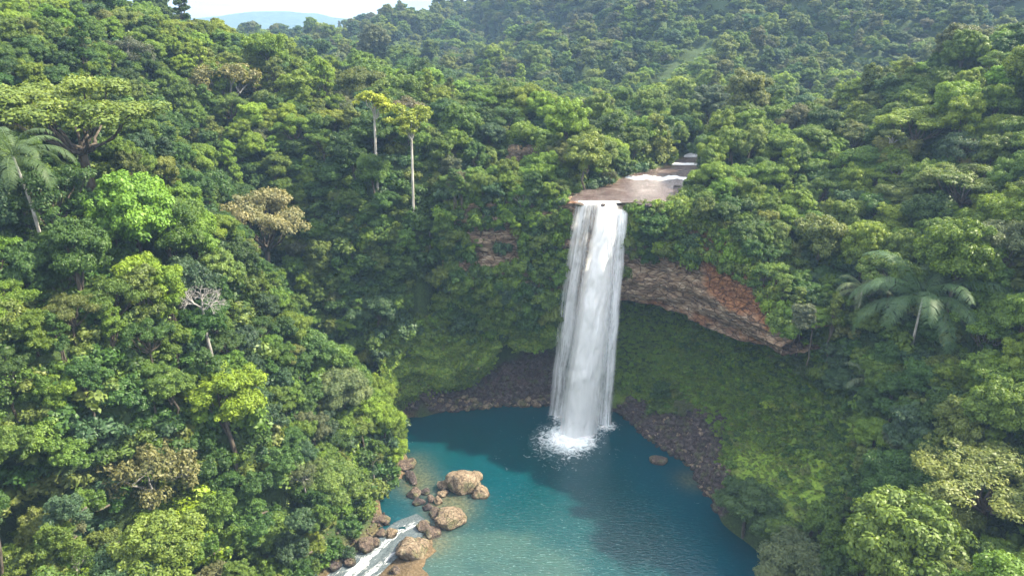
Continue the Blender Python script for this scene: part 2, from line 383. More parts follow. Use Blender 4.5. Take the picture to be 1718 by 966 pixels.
floor = b.ramp(n2, [(0.3, (0.018, 0.026, 0.012)), (0.55, (0.035, 0.06, 0.018)), (0.75, (0.06, 0.09, 0.025))])
gr = b.ramp(n2, [(0.3, (0.06, 0.12, 0.016)), (0.5, (0.15, 0.24, 0.03)), (0.7, (0.24, 0.32, 0.05))])
gr = b.mix(b.ramp(n1, [(0.5, (0, 0, 0)), (0.7, (0.8, 0.8, 0.8))]), gr, (0.10, 0.11, 0.03))
rk = b.ramp(n2, [(0.35, (0.025, 0.018, 0.018)), (0.6, (0.075, 0.055, 0.052)), (0.75, (0.15, 0.12, 0.11))])
sd_ = b.ramp(n2, [(0.3, (0.040, 0.030, 0.016)), (0.55, (0.10, 0.072, 0.042)), (0.75, (0.19, 0.15, 0.10))])
c = b.mix(b.attr('grass').outputs['Fac'], floor, gr); c = b.mix(b.attr('wet').outputs['Fac'], c, sd_); c = b.mix(b.attr('rock').outputs['Fac'], c, rk)
b.out(b.pbr(c, 0.9, 0.15, b.bump(n2, 0.9, 0.35))); M['ground'] = m; gme.materials.append(m)
tag(link("ground", gme), kind='structure')

# distant blue range, four kilometres off
def range_(name, y, xs, zs_, depth, seed):
    n = 160; X = np.linspace(xs[0], xs[-1], n); Z = np.interp(X, xs, zs_) + 5 * vnoise(np.c_[X, X * 0], 160, seed, 5)
    rows = []
    for k, (dy, f) in enumerate([(-depth, 0), (-depth * .7, .35), (-depth * .4, .7), (-depth * .15, .93), (0, 1), (depth * .4, .7), (depth, 0)]):
        rows.append(np.c_[X, np.full(n, y + dy) + 40 * vnoise(np.c_[X, X * 0 + k * 99], 220, seed + 3, 3), 40 + (Z - 40) * f + 4 * vnoise(np.c_[X, X * 0 + k * 50], 90, seed + 1, 3) * (f > 0)])
    V = np.concatenate(rows); ii = np.arange(len(V)).reshape(len(rows), n)
    me = mesh_np(name, V, np.c_[ii[:-1, :-1].ravel(), ii[:-1, 1:].ravel(), ii[1:, 1:].ravel(), ii[1:, :-1].ravel()], M['far'], smooth=True)
    return tag(link(name, me), kind='structure')
m, t = new_mat("far_forest"); b = NB(t); n = b.noise(0.02, 8, b.mapped((1, 1, 1)), .7)
b.out(b.pbr(b.ramp(n, [(0.35, (0.02, 0.035, 0.015)), (0.65, (0.06, 0.09, 0.035))]), 0.9, 0.1, b.bump(n, 1, 15))); M['far'] = m
range_("distant_hills", 4000, [-3200, -2300, -1560, -1480, -1350, -1200, -1050, -900, -500, 200, 1500], [60, 90, 125, 142, 149, 150, 138, 108, 80, 60, 60], 600, 3)

# ---------------------------------------------------------------- cliffs
def rust_fn(P):
    x, y, z = P.T; r = np.clip((x - 38) / 5, 0, 1) * np.clip((z - np.interp(x, [38, 44, 50, 53], [36, 33.5, 33.5, 35])) / 3, 0, 1)
    r = np.maximum(r, np.clip((x - 24) / 3, 0, 1) * np.clip((37 - z) / 3, 0, 1) * np.clip((31.5 - z) / 1.5, 0, 1) * .45)
    return r
def sweep(name, path, mat, bulge, rough, strata, moss_fn, depth=14.0, step=0.55, seed=1, parent=None, nv=46):
    P = np.array(path, float); s = np.r_[0, np.cumsum(np.hypot(*np.diff(P[:, :2], axis=0).T))]
    n = int(s[-1] / step); S = np.linspace(0, s[-1], n)
    Q = np.stack([np.interp(S, s, P[:, k]) for k in range(4)], 1)
    for k in range(4):
        kk = np.hanning(13); kk /= kk.sum(); Q[:, k] = np.convolve(np.pad(Q[:, k], 6, 'edge'), kk, 'valid')
    T = np.gradient(Q[:, :2], axis=0); T /= np.linalg.norm(T, axis=1)[:, None]
    N = np.c_[-T[:, 1], T[:, 0]]; sg = np.sign(((Q[:, :2] - CEN) * N).sum(1)); N *= sg[:, None]
    # profile: inner underside -> lip -> face -> top back ; (depth inward, height fraction)
    ts = np.linspace(0, 1, nv)
    prof = []
    for tt in ts:
        if tt < 0.22: u = tt / 0.22; prof.append((9.6 * (1 - u) + 0.7 * u, 0.13 * (1 - u) ** 1.5, 1))
        elif tt < 0.72: u = (tt - 0.22) / 0.5; prof.append((0.7 - bulge * math.sin(u * math.pi) + 1.6 * u, u * 0.93, 2))
        else: u = (tt - 0.72) / 0.28; prof.append((2.3 + (depth - 2.3) * u ** 1.4, 0.93 + 0.07 * (1 - (1 - u) ** 4), 3))
    V = np.zeros((n, nv, 3)); 
    for j, (d, f, _) in enumerate(prof):
        V[:, j, :2] = Q[:, :2] + N * d; V[:, j, 2] = Q[:, 2] + (Q[:, 3] - Q[:, 2]) * f
    flat = V.reshape(-1, 3).copy()
    disp = rough * (vnoise(flat, 7, seed, 5) + 0.5 * vnoise(flat, 1.6, seed + 1, 3))
    zz = flat[:, 2] + 0.9 * vnoise(flat[:, :2], 9, seed + 2, 2)
    qn = vnoise(flat * np.array([1, 1, 1.6]), 4.5, seed + 8, 3); disp = disp + rough * .9 * np.round(qn * 3) / 3
    disp = disp + rough * .8 * np.round(vnoise(flat * np.array([1, 1, .8]), 2.2, seed + 9, 2) * 2) / 2
    st = strata * (vnoise(np.c_[zz, zz * 0], 1.5, seed + 5, 3)) + .4 * strata * vnoise(np.c_[zz * 1.0, flat[:, 0] * .12], .6, seed + 6, 2)
    wj = np.array([0.35 if k == 1 else (1 if k == 2 else max(0, 1 - (d - 2.3) / 3)) for d, f, k in prof]); wj = np.tile(wj, n)
    NN = np.repeat(N, nv, 0); flat[:, :2] -= NN * ((disp + st) * wj)[:, None]
    kj = np.array([k for _, _, k in prof]); flat[:, 2] += np.where(np.tile(kj, n) == 1, disp * .5, 0)
    ii = np.arange(n * nv).reshape(n, nv)
    F_ = np.c_[ii[:-1, :-1].ravel(), ii[1:, :-1].ravel(), ii[1:, 1:].ravel(), ii[:-1, 1:].ravel()]
    me = mesh_np(name, flat, F_, mat, {"moss": moss_fn(flat), "rust": rust_fn(flat)}, smooth=True)
    o = link(name, me, parent); return o, flat.reshape(n, nv, 3), N, kj
bumpfix = 0
m, t = new_mat("cliff_rock"); b = NB(t)
vz = b.mapped((.30, .30, 1.5)); ns = b.noise(1.0, 8, vz, .72, .7)
vo_ = b.n("TexVoronoi"); vo_.feature = 'DISTANCE_TO_EDGE'; vo_.inputs['Scale'].default_value = 1.0; b.l(b.mapped((.42, .42, 1.0), rot=(.12, .1, 0)), vo_.inputs['Vector']); ck = b.ramp(vo_.outputs['Distance'], [(0.0, (0, 0, 0)), (0.07, (1, 1, 1))]); nb = b.noise(0.16, 4, b.mapped((1, 1, 1))); nf = b.noise(1.8, 6, b.mapped((1, 1, 1)), .7)
grey = b.ramp(ns, [(0.32, (0.035, 0.022, 0.016)), (0.47, (0.19, 0.125, 0.08)), (0.58, (0.36, 0.27, 0.18)), (0.70, (0.62, 0.54, 0.42))])
rust = b.ramp(nf, [(0.3, (0.06, 0.026, 0.016)), (0.55, (0.24, 0.11, 0.05)), (0.75, (0.42, 0.25, 0.11))])
ra = b.math('ADD', b.attr('rust').outputs['Fac'], b.math('MULTIPLY', b.math('SUBTRACT', nb, .5), 1.6)); rk = b.mix(b.ramp(ra, [(0.40, (0, 0, 0)), (0.62, (1, 1, 1))]), grey, rust)
ms_ = b.ramp(nf, [(0.3, (0.035, 0.075, 0.012)), (0.5, (0.115, 0.19, 0.024)), (0.72, (0.25, 0.29, 0.05))])
ma = b.math('ADD', b.attr('moss').outputs['Fac'], b.math('MULTIPLY', b.math('SUBTRACT', nf, .5), 1.4)); 
rk = b.mix(1.0, rk, b.ramp(vo_.outputs['Distance'], [(0.0, (.3, .3, .3)), (0.05, (1, 1, 1))]), 'MULTIPLY'); c = b.mix(b.ramp(ma, [(0.42, (0, 0, 0)), (0.58, (1, 1, 1))]), rk, ms_)
b.out(b.pbr(c, 0.85, 0.25, b.bump(b.math('ADD', b.math('ADD', ns, nf), b.math('MULTIPLY', ck, .7)), 1.0, 0.8))); M['cliff'] = m
def moss_cliff(P):
    x, z = P[:, 0], P[:, 2]
    r = np.where(x > 26, 0.05, 0.35); r = np.where((x < 14) & (z < 30), 0.75, r)
    r = np.where((x > -12) & (x < 4) & (z > 36) & (z < 48), 0.0, r); r = np.where((x > 12) & (x < 26), 0.1, r)
    r = np.where(x > 47, 0.1, r); return r
cliff_o, cliffV, cliffN, cliffK = sweep("rock_cliff", CLIFF, M['cliff'], 1.6, 0.9, 1.25, moss_cliff, seed=4, nv=64, step=.5)
tag(cliff_o, "banded brown and grey rock cliff overhanging the pool behind the waterfall", "cliff")
def moss_bl(P): return 0.86 + 0.3 * vnoise(P, 5, 3, 2)
bl_o, blV, blN, blK = sweep("mossy_bluff", BLUFF, M['cliff'], 2.6, 1.5, 0.25, moss_bl, depth=10, seed=11, nv=50, step=.4)
tag(bl_o, "rounded green mossy rock bluff at the pool's far shore, left of the waterfall", "bluff")

# ---------------------------------------------------------------- water
def water_base(name, shader):
    m, t = new_mat(name); b = NB(t); b.out(shader(b)); return m
def pool_shader(b):
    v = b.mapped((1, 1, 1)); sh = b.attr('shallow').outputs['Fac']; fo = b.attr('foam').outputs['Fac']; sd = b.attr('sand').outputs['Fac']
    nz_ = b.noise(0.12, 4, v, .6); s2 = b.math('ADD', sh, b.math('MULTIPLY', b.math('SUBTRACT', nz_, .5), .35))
    c = b.ramp(s2, [(0.0, (0.0003, 0.034, 0.056)), (0.3, (0.0003, 0.037, 0.052)), (0.6, (0.0007, 0.032, 0.038)), (0.85, (0.004, 0.038, 0.041)), (1.0, (0.022, 0.060, 0.052))])  # depth colours, deep end lifted and lit shallows lowered against the shadow's contrast
    c = b.mix(sd, c, b.ramp(b.noise(1.5, 4, v), [(0.35, (0.035, 0.045, 0.025)), (0.65, (0.10, 0.10, 0.055))]))
    # torn foam streaks near the plunge
    fn = b.noise(0.6, 4, v, .62, 1.8); fm = b.math('ADD', b.math('MULTIPLY', fn, 1.4), b.math('MULTIPLY', fo, 0.85)); fr = b.math('MULTIPLY', b.math('SUBTRACT', fm, .98), 1.9, clamp=True)
    # pale flecks: foam and sky glints painted on the chop of the shallows
    wv = b.mapped((1.0, 2.6, 1), rot=(0, 0, .5)); rn = b.noise(1.3, 4, b.mapped((.8, 3.4, 1), rot=(0, 0, .6)), .7, .5)
    ru = b.math('MULTIPLY', b.math('SUBTRACT', b.ramp(rn, [(0.58, (0, 0, 0)), (0.80, (.8, .8, .8))]), 0.0), b.attr('ruffle').outputs['Fac'])
    c = b.mix(ru, c, (0.22, 0.36, 0.37)); c = b.mix(fr, c, (0.75, 0.80, 0.82))
    h = b.math('ADD', b.noise(0.8, 3, wv, .5, .5), b.math('MULTIPLY', b.noise(2.4, 3, wv, .5, .5), .45))
    nrm = b.n("Bump"); nrm.inputs['Distance'].default_value = 0.22; b.l(b.math('ADD', .18, b.math('MULTIPLY', b.attr('ruffle').outputs['Fac'], .5)), nrm.inputs['Strength']); b.l(h, nrm.inputs['Height'])
    return b.pbr(c, b.math('ADD', .10, b.math('MULTIPLY', fr, .5)), 0.5, nrm.outputs[0], **{'Subsurface Weight': .85, 'Subsurface Radius': (.5, 1.2, 1.4), 'Subsurface Scale': 6.0})
M['pool'] = water_base("pool_water", pool_shader)
px_, py_ = np.meshgrid(np.arange(-34, 58, .5), np.arange(48, 164, .5)); PX, PY = px_.ravel(), py_.ravel()
def gau(x, y, cx, cy, r): return np.exp(-((x - cx) ** 2 + (y - cy) ** 2) / (2 * r * r))
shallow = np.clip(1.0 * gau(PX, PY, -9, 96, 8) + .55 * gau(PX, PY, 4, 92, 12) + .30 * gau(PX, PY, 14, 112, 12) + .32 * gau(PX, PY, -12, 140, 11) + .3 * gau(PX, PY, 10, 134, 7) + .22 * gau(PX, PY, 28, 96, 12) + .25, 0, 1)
shallow -= .18 * np.clip((PX - 22) / 12, 0, 1)  # right side shifted to the deep colours, toned for the shadow there
foam = np.clip(1.0 * gau(PX, PY, 15.0, 138.6, 3.4) + 0.75 * gau(PX, PY, 22.6, 143.5, 1.9) + .45 * gau(PX, PY, 10.5, 138.5, 4.2) + .7 * gau(PX, PY, 11.8, 147.6, 1.8) + .30 * gau(PX, PY, 12, 132, 6), 0, 1.0)
sand = np.clip(1.3 * gau(PX, PY, -12.5, 113, 3.2) + 1.0 * gau(PX, PY, -15, 103, 2.6) + .9 * gau(PX, PY, -20, 121, 3.2) + .5 * gau(PX, PY, -22, 128, 3) + .6 * gau(PX, PY, 38, 122, 2.5), 0, .9)
ruffle = np.clip(1.25 - (PY - 92) / 30, 0, 1) * np.clip(1 - (PX - 26) / 14, 0.15, 1) + .25 * gau(PX, PY, 18, 126, 10)
ny_, nx_ = px_.shape; ii = np.arange(nx_ * ny_).reshape(ny_, nx_)
pf_ = np.c_[ii[:-1, :-1].ravel(), ii[:-1, 1:].ravel(), ii[1:, 1:].ravel(), ii[1:, :-1].ravel()]; fx_, fy_ = PX[pf_[:, 0]] + .25, PY[pf_[:, 0]] + .25
pf_ = pf_[(in_poly(fx_, fy_, SHORE) | (dist_path(fx_, fy_, SHORE, True) < 4)) & ~((dist_path(fx_, fy_, STREAM) < 3.3) & (fy_ < 107) & ~in_poly(fx_, fy_, SHORE)) & ~((fy_ < 104) & (fx_ < -17.5))]
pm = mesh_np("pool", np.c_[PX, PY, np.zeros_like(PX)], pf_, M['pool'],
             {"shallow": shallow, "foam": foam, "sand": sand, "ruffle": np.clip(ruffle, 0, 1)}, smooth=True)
tag(link("pool_water", pm), kind='structure')

def river_shader(b):
    v = b.mapped((1, 1, 1)); n = b.noise(0.22, 4, v, .6); wv = b.mapped((1.2, 3.0, 1)); n2 = b.noise(1.6, 4, wv, .6, .5)
    c = b.ramp(n, [(0.3, (0.035, 0.018, 0.015)), (0.55, (0.075, 0.045, 0.038)), (0.75, (0.13, 0.10, 0.09))])
    c = b.mix(b.attr('ochre').outputs['Fac'], c, (0.30, 0.14, 0.05))
    fm = b.math('ADD', b.noise(1.4, 5, wv, .7, .5), b.math('MULTIPLY', b.attr('foam').outputs['Fac'], .7)); fr = b.ramp(fm, [(0.80, (0, 0, 0)), (0.95, (1, 1, 1))])
    rf = b.noise(.9, 5, b.mapped((.6, 2.6, 1), rot=(0, 0, .25)), .7, .4); c = b.mix(b.ramp(rf, [(0.5, (0, 0, 0)), (0.68, (.75, .75, .75))]), c, (0.24, 0.22, 0.215)); c = b.mix(fr, c, (0.72, 0.74, 0.76))
    return b.pbr(c, b.math('ADD', .12, b.math('MULTIPLY', fr, .6)), 0.5, b.bump(b.math('ADD', n2, fr), .8, .4))
M['river'] = water_base("river_water", river_shader)
Ra = np.array([a for a, _ in RIVER], float); Rb = np.array([c_ for _, c_ in RIVER], float)
s_ = np.r_[0, np.cumsum(np.hypot(*np.diff((Ra + Rb) / 2, axis=0).T))]; S = np.linspace(0, s_[-1], 220); U = np.linspace(-.12, 1.12, 60)
A_ = np.stack([np.interp(S, s_, Ra[:, k]) for k in (0, 1)], 1); B_ = np.stack([np.interp(S, s_, Rb[:, k]) for k in (0, 1)], 1)
RP = A_[:, None] * (1 - U[None, :, None]) + B_[:, None] * U[None, :, None]
rz = 52.95 + 0.55 / (1 + np.exp(-(RP[..., 1] + (RP[..., 0] - 30) * .0 - 176) * 1.2)) + .003 * np.maximum(0, RP[..., 1] - 180)
RP[:8, :, 1] += (.9 * vnoise(np.c_[RP[0, :, 0], RP[0, :, 0] * 0], 2.2, 91, 3))[None, :] * np.linspace(1, 0, 8)[:, None]
rx, ry = RP[..., 0].ravel(), RP[..., 1].ravel()
rwob = 3.0 * vnoise(np.c_[rx, ry * .2], 4, 71, 4) + (rx - 36) * .18
rfo = np.clip(1.0 * np.exp(-((ry - 175.4 + rwob) / 1.3) ** 2) * (rx > 29) + .8 * np.exp(-((ry - 192) / 1.5) ** 2) + .9 * gau(rx, ry, 52, 206, 2.5) + .8 * np.exp(-((ry - 150.0) / 1.4) ** 2) * (rx > 16) * (rx < 24) + .25, 0, 1)
och = np.clip(1 - (ry - 149) / 3, 0, 1) * np.clip((17 + 3 - rx) / 3, 0, 1) * .8
ii = np.arange(len(rx)).reshape(RP.shape[:2])
rm = mesh_np("river", np.c_[rx, ry, rz.ravel()], np.c_[ii[:-1, :-1].ravel(), ii[1:, :-1].ravel(), ii[1:, 1:].ravel(), ii[:-1, 1:].ravel()], M['river'], {"foam": rfo, "ochre": och}, smooth=True)
tag(link("river_water", rm), kind='structure')

def stream_shader(b):
    v = b.mapped((1, 1, 1)); uv = b.n("UVMap"); n = b.noise(1.2, 6, v, .75, 2.0)
    fl_ = b.n('Mapping'); fl_.inputs['Scale'].default_value = (1.7, .45, 1); b.l(b.attr('flow').outputs['Vector'], fl_.inputs['Vector']); st = b.noise(1.0, 7, fl_.outputs[0], .7, 1.0)
    fm = b.math('ADD', st, b.math('MULTIPLY', b.attr('foam').outputs['Fac'], .20)); fr = b.ramp(fm, [(0.63, (0, 0, 0)), (0.86, (1, 1, 1))])
    c = b.mix(fr, b.ramp(n, [(0.3, (0.02, 0.03, 0.035)), (0.6, (0.08, 0.10, 0.11))]), (0.72, 0.76, 0.80))
    return b.pbr(c, b.math('ADD', .12, b.math('MULTIPLY', fr, .5)), 0.5, b.bump(b.math('ADD', n, fr), .6, .25))
M['stream'] = water_base("stream_water", stream_shader)
P = np.array(STREAM, float); s_ = np.r_[0, np.cumsum(np.hypot(*np.diff(P, axis=0).T))]; S = np.linspace(0, s_[-1], 180)
Q = np.stack([np.interp(S, s_, P[:, k]) for k in (0, 1)], 1); T = np.gradient(Q, axis=0); T /= np.linalg.norm(T, axis=1)[:, None]; N = np.c_[-T[:, 1], T[:, 0]]
U = np.linspace(-1, 1, 30); hw = np.interp(S, [0, 4, 12, 30, 80], [2.5, 3.4, 3.4, 4.5, 6])
SP = Q[:, None] + N[:, None] * (U[None, :, None] * hw[:, None, None])
szz = 0.10 - (109.5 - SP[..., 1]) * .040; szz = szz + .12 * vnoise(SP.reshape(-1, 2), 1.6, 8, 3).reshape(szz.shape)
wob = 1.6 * vnoise(np.c_[S, S * 0], 7, 77, 2)[:, None]; q_ = U[None] * hw[:, None]
fo_ = ((np.exp(-(q_ + wob) ** 2 / 1.0) + .8 * np.exp(-(q_ - 1.6 - wob * .6) ** 2 / .5) * (S[:, None] > 9) + .35 * (S[:, None] > 14)) * np.clip(S[:, None] / 2, 0, 1)).ravel()
ii = np.arange(SP.shape[0] * 30).reshape(SP.shape[0], 30)
sm = mesh_np("stream", np.c_[SP.reshape(-1, 2), szz.ravel()], np.c_[ii[:-1, :-1].ravel(), ii[1:, :-1].ravel(), ii[1:, 1:].ravel(), ii[:-1, 1:].ravel()], M['stream'], {"foam": fo_, "flow": np.stack([q_ + 0 * S[:, None], S[:, None] + 0 * q_, 0 * q_], 2).reshape(-1, 3)}, smooth=True)
tag(link("stream_water", sm), kind='structure')
# carve the bed under the stream
# ---------------------------------------------------------------- waterfall
def fall_mat(name, dens, streak, body=(0.92, 0.94, 0.97)):
    m, t = new_mat(name); b = NB(t)
    uv = b.n("UVMap"); mp_ = b.n("Mapping"); mp_.inputs['Scale'].default_value = (1.5, 0.055, 1); b.l(uv.outputs[0], mp_.inputs['Vector'])
    n1 = b.noise(1.0, 6, mp_.outputs[0], .62, .35)
    mp2 = b.n("Mapping"); mp2.inputs['Scale'].default_value = (1.1, 0.35, 1); b.l(uv.outputs[0], mp2.inputs['Vector'])
    n2 = b.noise(1.6, 6, mp2.outputs[0], .65, .8)
    edge = b.attr('edge').outputs['Fac']
    a = b.math('ADD', b.math('MULTIPLY', b.math('SUBTRACT', n1, 0.5), streak), dens); a = b.math('ADD', a, b.math('MULTIPLY', b.math('SUBTRACT', n2, .5), .35 * streak))
    a = b.math('MULTIPLY', a, edge, clamp=True)
    p = b.pbr(body, .55, .3, b.bump(b.math('ADD', n2, b.math('MULTIPLY', n1, .9)), .45, .4))
    tl = b.n("BsdfTranslucent"); tl.inputs['Color'].default_value = (*body, 1)
    ms0 = b.n("MixShader"); ms0.inputs['Fac'].default_value = .6; b.l(p, ms0.inputs[1]); b.l(tl.outputs[0], ms0.inputs[2])
    tr = b.n("BsdfTransparent"); ms = b.n("MixShader"); b.l(a, ms.inputs['Fac']); b.l(tr.outputs[0], ms.inputs[1]); b.l(ms0.outputs[0], ms.inputs[2])
    b.out(ms.outputs[0]); return m
M['fall_dense'] = fall_mat("fall_dense", 1.45, 1.3, (0.97, 0.98, 0.99)); M['fall_veil'] = fall_mat("fall_veil", .85, 3.0); M['fall_thin'] = fall_mat("fall_thin", .30, 2.2)
wf = bpy.data.objects.new("waterfall", None); col.objects.link(wf); wf.location = (17, 149, 0)
tag(wf, "tall white waterfall plunging from the river lip into the teal pool", "waterfall")
def strand(name, lip, base, mat, thick, seed, zl=53.0, zb=-.1, lump=.25, front=True):
    """lip / base: (x left, x right, y)"""
    nv, nu = 150, 36
    rows, uvs, edge = [], [], []
    drops = np.linspace(0, 1, nv)
    for k, t in enumerate(drops):
        if t < .04:
            q = t / .04; y = lip[2] + 2.4 * (1 - q) ; z = zl + .06 - .02 * q; f = 0
        else:
            q = (t - .04) / .96; z = zl - (zl - zb) * q ** 1.12; f = math.sqrt(max(0, (zl - z) / (zl - zb))); y = lip[2] + (base[2] - lip[2]) * f
        fx = q ** .85 if t >= .04 else 0
        xl = lip[0] + (base[0] - lip[0]) * fx; xr = lip[1] + (base[1] - lip[1]) * fx
        for u in np.linspace(0, 1, nu):
            rows.append((xl + (xr - xl) * u, y - thick * math.sin(math.pi * u) * min(1, t * 8), z - (.9 * min(1, t * 14) * abs(2 * u - 1) ** 3 if t < .3 else .9 * abs(2 * u - 1) ** 3)))
            uvs.append(((xr - xl) * u + seed * 3.7, t * (zl - zb)))
            e = min(1, 2.6 * u, 2.6 * (1 - u)) ** .8; edge.append(e * min(1.0, 0.5 + 30 * t))
    V = np.array(rows); uvs = np.array(uvs)
    fl = np.repeat(drops, nu)
    dn = vnoise(np.c_[uvs[:, 0] * 1.0, uvs[:, 1] * .28], 1.3, seed, 4); V[:, 1] -= (dn * lump + .12 * lump * vnoise(uvs * np.array([1, .4]), .8, seed + 2, 3)) * np.clip(fl * 6, 0, 1) * 2
    V[:, 0] += lump * .6 * vnoise(np.c_[uvs[:, 1], uvs[:, 0] * .2], 5, seed + 4, 3) * np.clip(fl * 5, 0, 1)
    V -= np.array([17, 149, 0])
    ii = np.arange(len(V)).reshape(nv, nu); F_ = np.c_[ii[:-1, :-1].ravel(), ii[1:, :-1].ravel(), ii[1:, 1:].ravel(), ii[:-1, 1:].ravel()]
    me = mesh_np(name, V, F_, mat, {"edge": np.array(edge)}, smooth=True)
    ul = me.uv_layers.new(name="UVMap"); li = np.empty(len(me.loops), np.int32); me.loops.foreach_get("vertex_index", li); ul.data.foreach_set("uv", uvs[li].astype(np.float32).ravel())
    o = link(name, me, wf); return o
X = lambda px, d, py: spot(px, py, d)[0]
strand("water_curtain", (X(965, 149, 345), X(996, 149, 345), 149.0), (X(917, 149, 692), X(955, 148, 694), 148.2), M['fall_veil'], .8, 1)
strand("water_curtain", (X(984, 148.5, 345), X(1008, 148.5, 345), 148.3), (X(948, 145, 700), X(975, 145, 700), 145.0), M['fall_thin'], .5, 2)
strand("water_column", (X(1000, 148.8, 345), X(1036, 148.8, 345), 148.4), (X(934, 140, 725), X(1004, 140, 725), 140.0), M['fall_dense'], 2.0, 3, lump=.38)
strand("water_curtain", (X(1020, 148.2, 352), X(1053, 148.2, 357), 148.0), (X(985, 145, 712), X(1026, 145, 712), 144.6), M['fall_veil'], .8, 4, zl=51.4)
strand("water_curtain", (X(1036, 147.8, 357), X(1054, 147.8, 357), 147.5), (X(1006, 145, 712), X(1024, 145, 712), 144.0), M['fall_veil'], .6, 5, zl=51.3)
strand("water_curtain", (X(1000, 149.3, 345), X(1046, 149.3, 350), 149.3), (X(970, 147, 705), X(1010, 147, 705), 146.6), M['fall_thin'], .5, 6, zl=52.2)

# spray above the plunge
def ball(n=2):
    import bmesh
    bm = bmesh.new(); bmesh.ops.create_icosphere(bm, subdivisions=n, radius=1); V = np.array([v.co[:] for v in bm.verts]); F_ = np.array([[v.index for v in f.verts] for f in bm.faces]); bm.free(); return V, F_
ICO1, ICO1F = ball(1); ICO2, ICO2F = ball(2); ICO4, ICO4F = ball(4)
m, t = new_mat("mist"); b = NB(t); vp = b.n("VolumePrincipled"); vp.inputs['Color'].default_value = (.95, .97, 1, 1); vp.inputs['Density'].default_value = .007; vp.inputs['Anisotropy'].default_value = .2; b.out(None, vp.outputs[0]); M['mist'] = m
def mist(c, r):
    V = ICO2 * np.array(r); o = link("mist", mesh_np("mist", V, ICO2F, M['mist'], smooth=True), loc=c); tag(o, kind='stuff')
def splash(c, r, seed):
    V = ICO4[ICO4[:, 2] > -9].copy(); V *= (1 + .35 * vnoise(V, .45, seed, 4))[:, None]; e_ = np.clip((np.hypot(V[:, 0], V[:, 1]) * -.9 + 1.1 - np.maximum(V[:, 2], 0) * .75), .0, 1) ** 1.3
    me = mesh_np("spray", V * np.array(r), ICO4F, M['fall_thin'], {"edge": e_ * 1.6}, smooth=True); ul = me.uv_layers.new(name="UVMap"); li = np.empty(len(me.loops), np.int32); me.loops.foreach_get("vertex_index", li)
    uv_ = (V * np.array(r))[:, :2] * np.array([.8, 6]) + V[:, 2:3] * 3; ul.data.foreach_set("uv", uv_[li].astype(np.float32).ravel()); link("spray", me, wf, (c[0] - 17, c[1] - 149, c[2]))
mist((13, 135, .8), (10, 8, 4.2))
splash((15.2, 139.0, 0), (5.6, 3.4, 3.6), 1); splash((22.2, 143.8, 0), (3.4, 2.0, 1.8), 2); splash((12.0, 147.6, 0), (3.0, 1.6, 1.8), 3)

# ---------------------------------------------------------------- rocks
def rock_mat(name, c1, c2, c3):
    m, t = new_mat(name); b = NB(t); v = b.mapped((1, 1, 1)); n = b.noise(1.1, 8, v, .7, .6); n2 = b.noise(3.5, 6, v, .75); g = b.noise(.5, 3, v)
    vv = b.n("TexVoronoi"); vv.feature = 'DISTANCE_TO_EDGE'; vv.inputs['Scale'].default_value = .75; wn = b.n("TexNoise"); wn.inputs['Scale'].default_value = 1.2
    va = b.n("VectorMath"); va.operation = 'ADD'; b.l(v, wn.inputs['Vector']); b.l(v, va.inputs[0]); b.l(wn.outputs['Color'], va.inputs[1]); b.l(va.outputs[0], vv.inputs['Vector']); ck = b.ramp(vv.outputs['Distance'], [(0.0, (.25, .25, .25)), (0.045, (1, 1, 1))])
    c = b.ramp(n, [(.3, c1), (.52, c2), (.7, c3)]); c = b.mix(b.ramp(g, [(.5, (0, 0, 0)), (.65, (.7, .7, .7))]), c, (0.07, 0.08, 0.03)); c = b.mix(1.0, c, ck, 'MULTIPLY'); ge = b.n('NewGeometry'); sz_ = b.n('SeparateXYZ'); b.l(ge.outputs['Position'], sz_.inputs[0]); wl = b.math('ADD', b.math('MULTIPLY', sz_.outputs['Z'], 2.2), b.math('MULTIPLY', n, .5)); c = b.mix(b.ramp(wl, [(.75, (1, 1, 1)), (.95, (0, 0, 0))]), c, b.mix(1.0, c, (.35, .36, .34), 'MULTIPLY'))
    b.out(b.pbr(c, .8, .3, b.bump(b.math('ADD', b.math('ADD', n, b.math('MULTIPLY', n2, .5)), b.math('MULTIPLY', ck, .5)), 1.0, .6))); return m
M['boulder'] = rock_mat("boulder_rock", (0.06, 0.04, 0.028), (0.20, 0.15, 0.10), (0.38, 0.31, 0.225))
M['dark_rock'] = rock_mat("dark_rock", (0.02, 0.015, 0.016), (0.065, 0.05, 0.048), (0.16, 0.13, 0.12))
M['red_rock'] = rock_mat("red_rock", (0.035, 0.026, 0.021), (0.11, 0.08, 0.062), (0.24, 0.185, 0.145))
def rock_mesh(seed, squash=(1, .85, .7), rough=.28, hi=False):
    V0, F0 = (ICO4, ICO4F) if hi else (ICO2, ICO2F)
    V = V0.copy(); r = np.random.default_rng(seed)
    for _ in range(14):                                  # flat broken faces
        d = r.normal(size=3); d /= np.linalg.norm(d); h = r.uniform(.55, .86); p = V @ d; V -= np.maximum(p - h, 0)[:, None] * d * .85
    V *= (1 + rough * .5 * vnoise(V + seed * 3.3, .9, seed, 5) + rough * .22 * (1 - np.abs(vnoise(V * 1.0 + 9, .55, seed + 1, 3)) * 3))[:, None]
    return V * np.array(squash), F0
